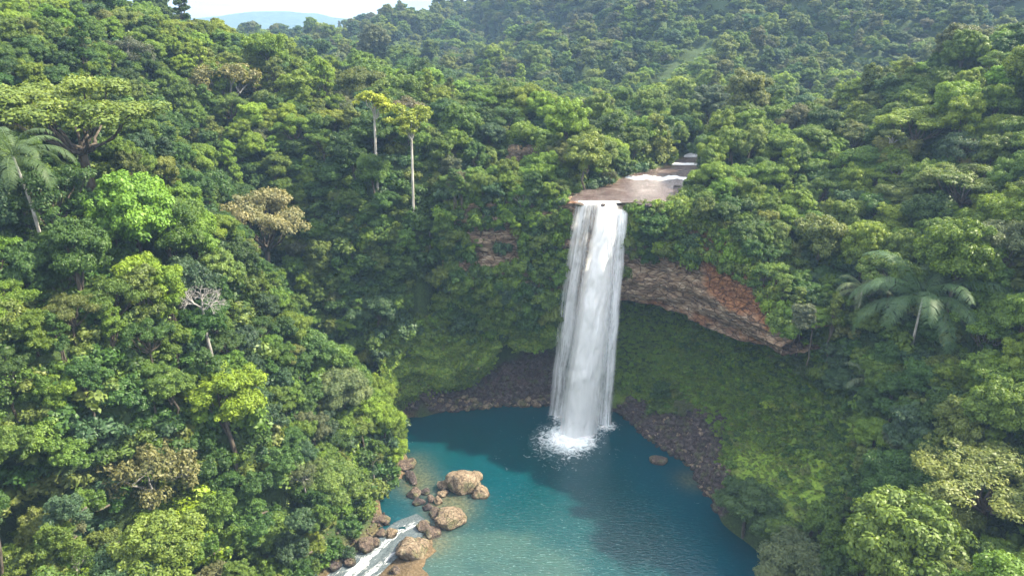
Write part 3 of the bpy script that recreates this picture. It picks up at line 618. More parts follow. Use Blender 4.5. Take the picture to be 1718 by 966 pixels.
def boulder(px, py, d, wpx, mat, label, hf=.62, asp=.85, seed=0, group=None, name="boulder", z=None, rot=None):
    wpx *= 1.18; best = None                            # rests on the bed or the bank, about a third sunk
    for dd in np.arange(d * .85, d * 1.12, .15):
        x, y, zz = spot(px, py, dd); r = wpx / 2 / F_PX * math.sqrt(x * x + y * y + (EYE - zz) ** 2); e = abs(zz - (52.9 if py < 400 else max(-.1, float(H(x, y)))) - r * hf * .25)
        if best is None or e < best[0]: best = (e, dd)
    x, y, zz = spot(px, py, best[1])
    V, F_ = rock_mesh(seed, (1, asp, hf), hi=wpx > 12)
    o = link(name, mesh_np(name, V * r, F_, mat, smooth=wpx <= 14), loc=(x, y, zz)); o.rotation_euler = (0, 0, rot if rot is not None else seed * .9)
    tag(o, label, "rock", group); return o
for q in [
    (779, 812, 119.5, 54, 'boulder', "largest tan boulder standing in the pool off the left bank", .78, .8),
    (808, 827, 117.5, 24, 'boulder', "small tan boulder against the right side of the largest pool boulder", .95, .95),
    (795, 803, 121, 24, 'boulder', "pale wedge of rock rising behind the largest pool boulder", .9, .8),
    (745, 815, 119.8, 20, 'boulder', "small grey rock at the left foot of the largest pool boulder", .8, .9),
    (742, 828, 118.4, 15, 'boulder', "little rock below the grey one, left of the largest pool boulder", .8, .9),
    (753, 873, 111.6, 46, 'boulder', "grey oval boulder half sunk in sandy shallows below the largest boulder", .55, .8),
    (731, 861, 113.6, 26, 'red_rock', "brown rock touching the upper left of the grey oval boulder", .6, .9),
    (692, 923, 104.6, 46, 'boulder', "tan lobed boulder beside the white rapids and the shallow sand", .62, .85),
    (707, 914, 105.6, 24, 'boulder', "round tan knob on the right shoulder of the lobed boulder", .9, .9),
    (712, 884, 110.0, 28, 'red_rock', "flat brown rock between the rapids and the grey oval boulder", .5, .8),
    (727, 893, 108.6, 26, 'red_rock', "low sandy brown rock right of the rapids, above the lobed boulder", .4, .9),
    (614, 913, 106, 26, 'red_rock', "upright grey and brown rock on the left bank of the rapids", 1.0, .8),
    (629, 911, 106.2, 15, 'red_rock', "orange brown rock leaning on the upright grey rock by the rapids", .8, .9),
    (682, 781, 125.6, 26, 'red_rock', "brown rock at the edge of the forest on the left shore", .7, .8),
    (690, 802, 122.3, 28, 'dark_rock', "dark purplish flat rock in the water by the left shore", .5, .6),
    (694, 828, 118.6, 24, 'red_rock', "rusty brown rock at the left end of the rock bar", .55, .8),
    (713, 826, 118.8, 14, 'dark_rock', "small dark rock in the rock bar beside the rusty brown rock", .8, .9),
    (723, 838, 117.0, 14, 'red_rock', "reddish stone in the middle of the rock bar", .8, .9),
    (735, 840, 116.8, 14, 'boulder', "tan stone in the rock bar nearest the sandy shallows", .8, .9),
    (703, 842, 116.4, 18, 'dark_rock', "grey brown stone just above the head of the rapids", .6, .9),
    (717, 851, 115.2, 16, 'dark_rock', "dark stone wedged right of the head of the rapids", .7, .9),
    (1103, 772, 129.2, 25, 'red_rock', "lone reddish rock in the pool off the dark rubble shore", .5, .8),
    (662, 957, 99.0, 16, 'red_rock', "small red brown stone below the lobed boulder in the shallow rapids", .5, .9),
    (640, 872, 112, 22, 'red_rock', "brown ledge rock under the bushes left of the rapids", .5, .9),
    (655, 893, 109, 20, 'boulder', "tan stone on the bank above the upright grey rock", .5, .9),
    (640, 893, 108.8, 16, 'red_rock', "brown stone on the bank beside the upright grey rock", .5, .9),
    (586, 940, 101, 18, 'red_rock', "weathered brown stone on the lower left bank of the rapids", .5, .9),
    (1071, 342, 149.4, 13, 'dark_rock', "dark rock on the river lip among the bushes right of the waterfall", .6, .8),
    (1087, 345, 149.0, 12, 'dark_rock', "second dark rock on the river lip, farther from the waterfall", .5, .8),
    (973, 343, 149.6, 13, 'red_rock', "ochre ledge stone at the left end of the waterfall lip", .4, .8),
    (1136, 313, 166.0, 10, 'dark_rock', "small dark rock at the right end of the river's white riffle", .6, .8),
    (1012, 344, 149.6, 8, 'dark_rock', "tiny wet stone splitting the water at the waterfall lip", .6, .8),
    (560, 948, 100.5, 18, 'dark_rock', "dark stone at the mossy foot of the lower left bank", .5, .9),
]:
    px, py, d, wp, mt, lb, hf, asp = q
    boulder(px, py, d, wp, M[mt], lb, hf, asp, seed=int(px + py) % 97)
# scree along the shores: nobody could count it
def scatter_stones(name, poly, n, rmin, rmax, mat, seed, extra=None):
    r = np.random.default_rng(seed); P = np.array(poly); Vs, Fs, c = [], [], 0
    xs = r.uniform(P[:, 0].min(), P[:, 0].max(), n * 3); ys = r.uniform(P[:, 1].min(), P[:, 1].max(), n * 3); k = in_poly(xs, ys, poly); xs, ys = xs[k][:n], ys[k][:n]; zz = H(xs, ys)
    base = [rock_mesh(s, (1, .8, .65), .3)[0] for s in range(30, 38)]
    for i, (x, y, z) in enumerate(zip(xs, ys, zz)):
        if z < -.5: continue
        rr = rmin + (rmax - rmin) * r.random() ** 3; a = r.uniform(0, 6.3); V = base[i % 8] * rr; ca, sa = math.cos(a), math.sin(a)
        V = np.c_[V[:, 0] * ca - V[:, 1] * sa, V[:, 0] * sa + V[:, 1] * ca, V[:, 2]] + np.array([x, y, z + rr * .15]); Vs.append(V); Fs.append(ICO2F + c); c += len(V)
    o = link(name, mesh_np(name, np.concatenate(Vs), np.concatenate(Fs), mat)); tag(o, kind='stuff'); return o
scatter_stones("rubble", RUBBLE, 2600, .15, 1.1, M['dark_rock'], 1); scatter_stones("rubble", RUBBLE, 420, .15, .8, M['boulder'], 11)
scatter_stones("rubble", RUBBLE2, 1400, .15, 1.2, M['dark_rock'], 2); scatter_stones("rubble", [(-26, 148), (-14, 150), (-4, 151), (9, 151.6), (10, 154), (-4, 153.5), (-14, 152), (-26, 150)], 260, .3, 1.3, M['boulder'], 12)
BAR = [spot(*q)[:2] for q in ((655, 840, 116), (690, 812, 120), (745, 830, 118), (750, 850, 115), (735, 905, 107), (700, 940, 102), (640, 966, 98), (560, 975, 96), (540, 950, 100), (640, 870, 112))]
scatter_stones("gravel", BAR, 900, .08, .55, M['red_rock'], 3)

# ---------------------------------------------------------------- foliage building blocks
def leaf_quads(C, Nn, size, r, asp=.55):
    """one folded-less leaf spray per centre; returns verts (n,4,3)"""
    n = len(C); a = r.normal(size=(n, 3)); T = np.cross(Nn, a); T /= np.linalg.norm(T, axis=1)[:, None] + 1e-9; B = np.cross(Nn, T)
    s = size[:, None]; d = Nn * (s * .22)
    return np.stack([C - T * s, C - B * s * asp + d * .5, C + T * s - d, C + B * s * asp + d * .5], 1)
def puffs_mesh(puffs, density, leaf, seed, up=.35, core=.74, zsq=.85):
    """puffs: (x,y,z,r,shade). leaves on each puff's shell plus a solid heart, added to block light and toned darker for inner shade"""
    r = np.random.default_rng(seed); LV, LS, CV, CF, CS, c = [], [], [], [], [], 0
    for (x, y, z, rr, sh) in puffs:
        n = max(8, int(density * rr * rr)); d = r.normal(size=(n, 3)); d[:, 2] = d[:, 2] * .8 + .28; d /= np.linalg.norm(d, axis=1)[:, None]
        rad = rr * r.uniform(.74, 1.08, n) * (1 + .16 * np.sin(d[:, 0] * 5 + x) * np.sin(d[:, 1] * 6 + y)); C = np.c_[d[:, 0] * rad, d[:, 1] * rad, d[:, 2] * rad * zsq] + (x, y, z)
        nn = d * .7 + r.normal(size=(n, 3)) * .38 + np.array([0, 0, up]); nn /= np.linalg.norm(nn, axis=1)[:, None]
        LV.append(leaf_quads(C, nn, leaf * r.uniform(.65, 1.3, n), r)); LS.append(np.clip(sh + r.normal(size=n) * .17, 0, 1))
        if core > 0:
            V = ICO1 * rr * core * (1, 1, zsq) + (x, y, z); CV.append(V); CF.append(ICO1F + c); c += len(V); CS.append(np.full(len(V), max(0, sh * .7)))
    LV = np.concatenate(LV); V = LV.reshape(-1, 3); F4 = np.arange(len(V)).reshape(-1, 4); S = np.repeat(np.concatenate(LS), 4)
    if core > 0:
        Fc = np.concatenate(CF) + len(V); V = np.concatenate([V] + CV); S = np.concatenate([S] + CS); return V, [F4, Fc], S
    return V, [F4], S
def tube(pts, rads, sides=6):
    pts = np.array(pts, float); V, F_ = [], []
    for i, p in enumerate(pts):
        t = pts[min(i + 1, len(pts) - 1)] - pts[max(i - 1, 0)]; t /= np.linalg.norm(t) + 1e-9
        a = np.cross(t, (0, 0, 1) if abs(t[2]) < .9 else (1, 0, 0)); a /= np.linalg.norm(a); bb = np.cross(t, a)
        for k in range(sides):
            an = 2 * math.pi * k / sides; V.append(p + (a * math.cos(an) + bb * math.sin(an)) * rads[i])
    for i in range(len(pts) - 1):
        for k in range(sides): F_.append((i * sides + k, i * sides + (k + 1) % sides, (i + 1) * sides + (k + 1) % sides, (i + 1) * sides + k))
    return np.array(V), np.array(F_)
def join(parts):
    V, F_, c = [], [], 0
    for v, f in parts: V.append(v); F_.append(f + c); c += len(v)
    return np.concatenate(V), np.concatenate(F_)
def limb(p0, p1, r0, r1, r, sag=.15, n=5):
    p0, p1 = np.array(p0, float), np.array(p1, float); L_ = np.linalg.norm(p1 - p0); pts = []
    for i in range(n + 1):
        t = i / n; p = p0 + (p1 - p0) * t + np.array([0, 0, sag * L_ * math.sin(math.pi * t)]) + r.normal(size=3) * L_ * .025 * (0 < i < n); pts.append(p)
    return tube(pts, np.linspace(r0, r1, n + 1))
PROTO = {}
def proto(kind, crown, trunk, crown_mat='leaf', bark_='bark'):
    V, Fs, S = crown; cm = mesh_np(kind + "_crown", V, Fs, M[crown_mat], {"v": S}); tm = None
    if trunk is not None: tm = mesh_np(kind + "_trunk", trunk[0], trunk[1], M[bark_], smooth=True)
    PROTO.setdefault(kind, []).append((cm, tm))

def round_tree(seed, R_=5.0, Hh=3.6, hc=11.0, nl=12, leaf=.185, dens=250, spread=1.0, colum=1.0, flat=1.0):
    r = np.random.default_rng(seed); lobes = []
    for k in range(nl):
        ph = k * 2.39996 + r.uniform(-.3, .3); zc = 1 - (k + .5) / nl * 1.25; rad = math.sqrt(max(.02, 1 - min(1, abs(zc)) ** 2)) * r.uniform(.72, 1.02)
        lobes.append((math.cos(ph) * rad * R_ * r.uniform(.5, .85) * spread, math.sin(ph) * rad * R_ * r.uniform(.5, .85) * spread, hc + zc * Hh * .8 * colum + r.normal() * .7, R_ * r.uniform(.22, .48), r.uniform(.2, .8)))
    pf = []
    for (x, y, z, lr, sh) in lobes:
        pf.append((x, y, z, lr * .8, sh))
        for j in range(10):
            d = r.normal(size=3); d[2] = abs(d[2]) * .9 - .45; d /= np.linalg.norm(d); q = lr * r.uniform(.22, .52); ex_ = r.uniform(.75, 1.15)
            pf.append((x + d[0] * lr * ex_, y + d[1] * lr * ex_, z + d[2] * lr * .85 * flat, q, np.clip(sh + r.normal() * .14, 0, 1)))
    tr = [limb((0, 0, -9), (r.normal() * .3, r.normal() * .3, hc - Hh * .4), .42, .26, r, 0)]
    for x, y, z, lr, _ in lobes[:8]: tr.append(limb((0, 0, hc - Hh * .9), (x * .9, y * .9, z), .17, .05, r, .1))
    return puffs_mesh(pf, dens, leaf, seed), join(tr)
for s in range(5): proto("broadleaf", *round_tree(100 + s, R_=5 + .3 * s % 1, nl=9 + 2 * s, Hh=3.0 + .7 * (s % 3), leaf=(.185, .14, .24, .16, .20)[s], dens=(250, 400, 165, 330, 230)[s], flat=(1, .8, 1, .45, 1.2)[s]))
for s in range(2): proto("broadleaf", *round_tree(140 + s, R_=4.6, nl=15, Hh=5.8, hc=10.5))            # taller domes
for s in range(2): proto("columnar", *round_tree(160 + s, R_=3.2, nl=16, Hh=9.0, hc=9.5, spread=.9))     # hung with creeper
def wall_tree(seed):
    c_, _ = round_tree(seed, R_=3.6, Hh=3.0, hc=0.0, nl=9, leaf=.17, dens=260); r = np.random.default_rng(seed); return c_, join([limb((0, 5.5, -3.0), (0, 0.3, 0), .22, .12, r, -.1)])
for s in range(3): proto("clinging", *wall_tree(180 + s))
def umbrella_tree(seed, R_=7.0, leaf=.15, dens=140, hc=12.0, layers=3, sparse=1.0):
    r = np.random.default_rng(seed); pf, tr = [], [limb((0, 0, -9), (0, 0, hc * .62), .45, .33, r, 0)]
    for k in range(15):
        ph = k * 2.4 + r.uniform(-.4, .4); rad = R_ * math.sqrt((k + .6) / 15) * r.uniform(.8, 1.02); z = hc + 1.6 * (1 - (rad / R_) ** 2) - (k % layers) * .75 + r.normal() * .25
        x, y = math.cos(ph) * rad * .85, math.sin(ph) * rad * .85; tr.append(limb((0, 0, hc * .6), (x, y, z - .25), .20, .05, r, -.1, 6)); sh = r.uniform(.3, .75)
        for j in range(9):
            a, q = r.uniform(0, 6.28), r.uniform(.2, 1.9); pf.append((x + math.cos(a) * q, y + math.sin(a) * q, z + r.normal() * .38, r.uniform(.5, 1.2), np.clip(sh + r.normal() * .12, 0, 1)))
    return puffs_mesh(pf, dens * sparse, leaf, seed, up=.6, core=.45 if sparse >= 1 else 0, zsq=.62), join(tr)
for s in range(3): proto("umbrella", *umbrella_tree(200 + s))
def branchy(seed, R_=5.0, hc=10.0, levels=4, leafy=.5, leaf=.2, dens=60, bark_='grey_bark'):
    r = np.random.default_rng(seed); tr, tips = [], []
    def grow(p, d, L_, rad, lv):
        q = p + d * L_; tr.append(limb(p, q, rad, rad * .62, r, .03, 3))
        if lv == 0: tips.append(q); return
        for k in range(3 if lv > 1 else 4):
            dd = d + r.normal(size=3) * .55; dd[2] += .12; dd /= np.linalg.norm(dd); grow(q, dd, L_ * r.uniform(.55, .78), rad * .58, lv - 1)
    grow(np.array([0, 0, -9.]), np.array([0, 0, 1.]), 9 + hc * .45, .36, 0)
    for k in range(6):
        a = k * 1.05 + r.uniform(-.2, .2); d = np.array([math.cos(a) * .75, math.sin(a) * .75, .75]); grow(np.array([0, 0, hc * (.35 + .02 * k)]), d / np.linalg.norm(d), R_ * .42, .15, levels - 1)
    crown = None
    if leafy > 0:
        pf = [(*t_, r.uniform(.5, .95), r.uniform(.3, .7)) for t_ in tips if r.random() < leafy]; crown = puffs_mesh(pf, dens, leaf, seed, core=0, zsq=.7)
    return crown, join(tr)
for s in range(2): c_, t_ = branchy(300 + s, leafy=.95, dens=60, leaf=.17); proto("airy", c_, t_, bark_='grey_bark')
DEAD = branchy(320, R_=4.2, hc=8.5, levels=5, leafy=0)[1]
def slender(seed, hc=19, R_=2.6):
    r = np.random.default_rng(seed); tr = [tube([(.3 * math.sin(q * 2 + seed), .2 * math.sin(q * 3 + seed), -6 + q * (hc + 5)) for q in np.linspace(0, 1, 12)], np.linspace(.24, .15, 12), 7)]; pf = []
    for k in range(9):
        a = k * 2.4 + r.uniform(-.4, .4); x, y, z = math.cos(a) * R_ * r.uniform(.3, 1), math.sin(a) * R_ * r.uniform(.3, 1), hc + r.uniform(-1.6, 1.8); tr.append(limb((.2, .1, hc - 2.6), (x, y, z), .12, .04, r, .05))
        for j in range(7): pf.append((x + r.normal() * .6, y + r.normal() * .6, z + r.normal() * .35, r.uniform(.4, .8), r.uniform(.3, .9)))
    return puffs_mesh(pf, 190, .17, seed, core=.5, zsq=.6), join(tr)
for s in range(2): proto("slender", *slender(400 + s), bark_='pale_bark')
def bush(seed, R_=1.2):
    r = np.random.default_rng(seed); pf = [(r.normal() * R_ * .45, r.normal() * R_ * .45, .35 + r.uniform(0, .8) * R_, R_ * r.uniform(.4, .65), r.uniform(.2, .8)) for _ in range(8)]
    return puffs_mesh(pf, 170, .17, seed)
for s in range(4): proto("bush", bush(500 + s), None)
def cover(seed):
    r = np.random.default_rng(seed); pf = [(r.normal() * .5, r.normal() * .5, .05, r.uniform(.25, .45), r.uniform(.2, .8)) for _ in range(7)]
    return puffs_mesh(pf, 220, .12, seed, up=.9, zsq=.45, core=.6)
for s in range(2): proto("cover", cover(540 + s), None)

# stuff: one object whose points carry copies of a few plants
SRC = {}
def source(kind):
    if kind in SRC: return SRC[kind]
    c_ = bpy.data.collections.new("src_" + kind)
    for i, (cm, tm) in enumerate(PROTO[kind]): o = bpy.data.objects.new("%s_%02d" % (kind, i), cm); c_.objects.link(o)
    SRC[kind] = c_; return c_
def scatter_obj(name, kind, P, rot, scale, tint, lean=None):
    n = len(P); me = bpy.data.meshes.new(name); me.vertices.add(n); me.vertices.foreach_set("co", np.asarray(P, np.float32).ravel())
    e = np.zeros((n, 3), np.float32); e[:, 2] = rot
    if lean is not None: e[:, :2] = lean
    for nm, tp, key, dat in (("rot", 'FLOAT_VECTOR', 'vector', e), ("size", 'FLOAT_VECTOR', 'vector', scale), ("tint", 'FLOAT_VECTOR', 'vector', tint)):
        me.attributes.new(nm, tp, 'POINT').data.foreach_set(key, np.asarray(dat, np.float32).ravel())
    me.attributes.new("pick", 'INT', 'POINT').data.foreach_set("value", R.integers(0, len(PROTO[kind]), n).astype(np.int32))
    o = link(name, me)
    ng = bpy.data.node_groups.new("scatter_" + name, 'GeometryNodeTree')
    ng.interface.new_socket("Geometry", in_out='INPUT', socket_type='NodeSocketGeometry'); ng.interface.new_socket("Geometry", in_out='OUTPUT', socket_type='NodeSocketGeometry')
    N_ = ng.nodes.new; gi, go = N_("NodeGroupInput"), N_("NodeGroupOutput"); iop = N_("GeometryNodeInstanceOnPoints"); ci = N_("GeometryNodeCollectionInfo")
    ci.inputs['Collection'].default_value = source(kind); ci.inputs['Separate Children'].default_value = True; ci.inputs['Reset Children'].default_value = True
    iop.inputs['Pick Instance'].default_value = True
    def na(nm, tp):
        a = N_("GeometryNodeInputNamedAttribute"); a.data_type = tp; a.inputs['Name'].default_value = nm; return a.outputs[0]
    er = N_("FunctionNodeEulerToRotation"); lk = ng.links.new
    lk(na("rot", 'FLOAT_VECTOR'), er.inputs[0]); lk(gi.outputs[0], iop.inputs['Points']); lk(ci.outputs[0], iop.inputs['Instance'])
    lk(na("pick", 'INT'), iop.inputs['Instance Index']); lk(er.outputs[0], iop.inputs['Rotation']); lk(na("size", 'FLOAT_VECTOR'), iop.inputs['Scale']); lk(iop.outputs[0], go.inputs[0])
    md = o.modifiers.new("scatter", 'NODES'); md.node_group = ng
    tag(o, kind='stuff'); return o

# leaf colours (base colours, as the leaves are)
PAL = {"mid green": (.078, .135, .024), "deep green": (.042, .090, .022), "olive green": (.098, .135, .034), "yellow green": (.125, .190, .022),
       "bluish green": (.042, .085, .042), "bright green": (.105, .180, .024), "grey green": (.085, .105, .055), "brownish": (.130, .120, .050), "lime": (.190, .230, .022), "grey": (.17, .16, .13)}
def jitter(c, r, s=.12): return tuple(np.clip(np.array(c) * (1 + r.normal() * s) * (1 + r.normal(size=3) * s * .4), .005, .5))

# ---------------------------------------------------------------- trees one by one
def place(kind, idx, loc, scale, rz, tint, name, label, group=None, cat="tree"):
    cm, tm = PROTO[kind][idx % len(PROTO[kind])]
    root = bpy.data.objects.new(name, None); col.objects.link(root); root.location = loc; root.rotation_euler = (0, 0, rz)
    root.scale = scale if isinstance(scale, tuple) else (scale,) * 3; root.empty_display_size = .5
    tag(root, label, cat, group)
    if tm is not None: link("trunk", tm, root)
    if cm is not None:
        c_ = link("crown", cm, root); c_['tint'] = list(map(float, tint))
    return root
HC = {"clinging": 0, "broadleaf": 11, "columnar": 9.5, "umbrella": 12, "airy": 11, "slender": 19}
RC = {"clinging": 3.9, "broadleaf": 5.2, "columnar": 3.6, "umbrella": 7.0, "airy": 5.4, "slender": 2.6}
taken = []                                            # (x, y, z, r) of crowns already standing
LM = []                                               # crowns others can be found by: (px, py, words)
def landmark(kind, px, py, d, wpx, color, name, label, words=None, idx=0, zs=1.0, rz=0.0, cat="tree", slack=0.0):
    best = None                                       # the tree stands where its crown clears the ground by its own height
    for dd in np.arange(max(40, d * .8), d * 1.3, .5):
        x, y, z = spot(px, py, dd); rng = math.sqrt(x * x + y * y + (EYE - z) ** 2); s = wpx / 2 * rng / F_PX / RC[kind]
        e = abs(z - (HC[kind] * s * zs * .8 if kind != 'clinging' else 4.5) - float(H(x, y))) + .02 * abs(dd - d) + 50 * bool(in_poly(x, y, RIVER_POLY) | in_poly(x, y, SHORE))
        if best is None or e < best[0]: best = (e, dd)
    x, y, z = spot(px, py, best[1]); rng = math.sqrt(x * x + y * y + (EYE - z) ** 2); s = wpx / 2 * rng / F_PX / RC[kind]
    if best[0] > 3: print("off ground", kind, px, py, d, best)
    c = PAL[color] if isinstance(color, str) else color
    o = place(kind, idx, (x, y, z - HC[kind] * s * zs), (s, s, s * zs), rz, c, name, label, cat=cat)
    taken.append((x, y, z, RC[kind] * s)); LM.append((px, py, words or label, wpx)); return o
landmark("umbrella", 120, 175, 112, 250, (.115, .165, .034), "umbrella_tree", "wide layered green umbrella tree with pale forked limbs on the upper left hillside", "the wide layered umbrella tree", 0, .8)
landmark("umbrella", 440, 355, 122, 165, (.20, .195, .105), "umbrella_tree", "pale pinkish tan umbrella tree standing out on the crest of the left spur", "the pale tan umbrella tree", 1, 1.15)
landmark("airy", 225, 712, 79, 165, (.120, .125, .055), "brown_leaved_tree", "tall brownish thin-leaved tree with visible grey branches among dense green crowns", "the tall brownish tree", 0, 1.15)
landmark("airy", 372, 78, 165, 120, (.125, .125, .050), "thin_leaved_tree", "olive brown thin-leaved tree with a dark fork against the upper left skyline", "the olive brown skyline tree", 1)
landmark("airy", 205, 45, 150, 80, (.06, .075, .05), "thin_leaved_tree", "dark open-crowned tree with bare grey limbs high on the left hillside", "the dark open-crowned tree", 0)
landmark("broadleaf", 372, 670, 86, 120, (.135, .205, .020), "broadleaf_tree", "upper of two lime yellow trees in the middle of the left forest", "the upper lime yellow tree", 5, .95)
landmark("broadleaf", 332, 880, 70, 140, (.145, .220, .020), "broadleaf_tree", "lower of two lime yellow trees, a dense dome near the bottom left", "the lower lime yellow tree", 2)
landmark("broadleaf", 450, 912, 80, 104, (.085, .150, .034), "broadleaf_tree", "round dense green dome beside the lower lime yellow tree", "the round green dome", 1)
landmark("broadleaf", 545, 815, 96, 100, (.095, .150, .034), "broadleaf_tree", "bright green rounded tree near the left bank rapids", "the bright tree by the rapids", 3)
landmark("broadleaf", 268, 935, 64, 120, (.105, .155, .030), "broadleaf_tree", "yellowish green tree at the bottom edge below the lower lime yellow tree", "the yellowish bottom edge tree", 4)
landmark("slender", 627, 172, 163, 58, (.21, .26, .025), "slender_tree", "slender white-trunked tree with a yellow green top before the dark upper wall", "the slender yellow-topped tree", 0, .9)
landmark("slender", 602, 195, 164, 26, (.12, .16, .04), "slender_tree", "thinner white-trunked tree just left of the slender yellow-topped one", None, 1, .9)
landmark("slender", 686, 203, 161, 60, (.16, .21, .03), "slender_tree", "tall bare-stemmed tree with a flat green top standing above the shaded wall", "the flat-topped bare-stemmed tree", 1, 1.05)
landmark("airy", 880, 228, 172, 82, (.135, .105, .085), "bare_tree", "mauve grey nearly leafless round tree among green crowns left of the river", "the mauve leafless tree", 1)
landmark("airy", 672, 145, 188, 95, (.11, .105, .07), "bare_tree", "dull purplish grey thin tree on the plateau behind the slender trees", "the dull purplish tree", 0)
landmark("clinging", 1088, 243, 190, 84, (.125, .160, .036), "broadleaf_tree", "big sunlit rounded tree leaning over the left bank of the upper river", "the big sunlit riverside tree", 0, 1.15)
landmark("broadleaf", 985, 262, 178, 76, (.12, .165, .035), "broadleaf_tree", "yellow green tree on the left bank just upstream of the waterfall lip", "the yellow green lip tree", 2)
landmark("broadleaf", 940, 315, 158, 66, (.085, .14, .03), "broadleaf_tree", "leafy green tree leaning out left of the waterfall lip", "the tree left of the lip", 0)
landmark("airy", 960, 222, 190, 62, (.15, .135, .08), "thin_leaved_tree", "pale tan thin-leaved tree behind the yellow green lip tree", None, 0)
landmark("broadleaf", 636, 520, 149, 76, (.040, .080, .036), "broadleaf_tree", "dark shaded rounded tree perched above the mossy bluff at left", "the dark tree above the bluff", 3)
landmark("broadleaf", 1255, 170, 255, 86, (.11, .135, .045), "broadleaf_tree", "large pale olive tree behind the river bend", "the pale olive tree behind the river bend", 6)
landmark("broadleaf", 1190, 175, 262, 66, (.045, .075, .045), "broadleaf_tree", "dark tree in the far tree line directly above the river bend", None, 1)
landmark("broadleaf", 1385, 400, 134, 96, (.085, .115, .030), "broadleaf_tree", "olive topped rounded tree on the slope right above the rock band", "the olive rounded tree above the rock band", 0)
landmark("umbrella", 1545, 200, 165, 120, (.12, .18, .022), "umbrella_tree", "flat spreading yellow green tree on the right hillside", "the flat yellow green tree", 2, .8)
landmark("umbrella", 1622, 300, 122, 130, (.095, .14, .035), "umbrella_tree", "layered green umbrella tree on the right slope under the ridge", "the layered right slope tree", 0, .8)
landmark("umbrella", 1690, 400, 104, 115, (.085, .115, .055), "umbrella_tree", "grey green layered tree with a long dark bare trunk at the right edge", "the grey green layered tree", 1, 1.1)
landmark("umbrella", 1668, 800, 76, 190, (.125, .155, .040), "umbrella_tree", "broad sunlit pale green crown spreading at the lower right edge", "the broad sunlit crown", 2, .8)
landmark("broadleaf", 1520, 930, 70, 170, (.095, .150, .028), "broadleaf_tree", "bright green many-domed tree at the bottom right", "the bright bottom right tree", 4)
landmark("broadleaf", 1255, 845, 104, 96, (.050, .095, .030), "broadleaf_tree", "dark bushy tree overhanging the right shore of the pool", "the dark tree on the right shore", 1, .8)
landmark("broadleaf", 1340, 948, 88, 110, (.085, .115, .055), "broadleaf_tree", "greyish green leafy tree at the bottom beside the pool", "the greyish bottom tree", 3, .8)
landmark("airy", 1355, 590, 118, 60, (.06, .095, .035), "thin_leaved_tree", "dark creeper-draped tree at the right end of the rock band", None, 1, 1.1)
landmark("slender", 1496, 228, 152, 36, (.085, .12, .035), "slender_tree", "white bare-trunked tree halfway up the right hillside", "the white trunk on the right hillside", 0, .8)
landmark("slender", 1625, 285, 124, 30, (.07, .105, .035), "slender_tree", "pale slanting trunk with a small crown under the layered right slope tree", None, 1, .8)
# grey dead tree
x, y, z = spot(332, 470, 99); dr_ = bpy.data.objects.new("dead_tree", None); col.objects.link(dr_); dr_.location = (x, y, z - 8.2); dr_.scale = (.95, .95, .95)
tag(dr_, "leafless silver grey dead tree poking through the left forest", "tree"); link("trunk", mesh_np("dead_trunk", DEAD[0], DEAD[1], M['grey_bark'], smooth=True), dr_)
LM.append((332, 470, "the silver grey dead tree", 60)); taken.append((x, y, z, 2.5))

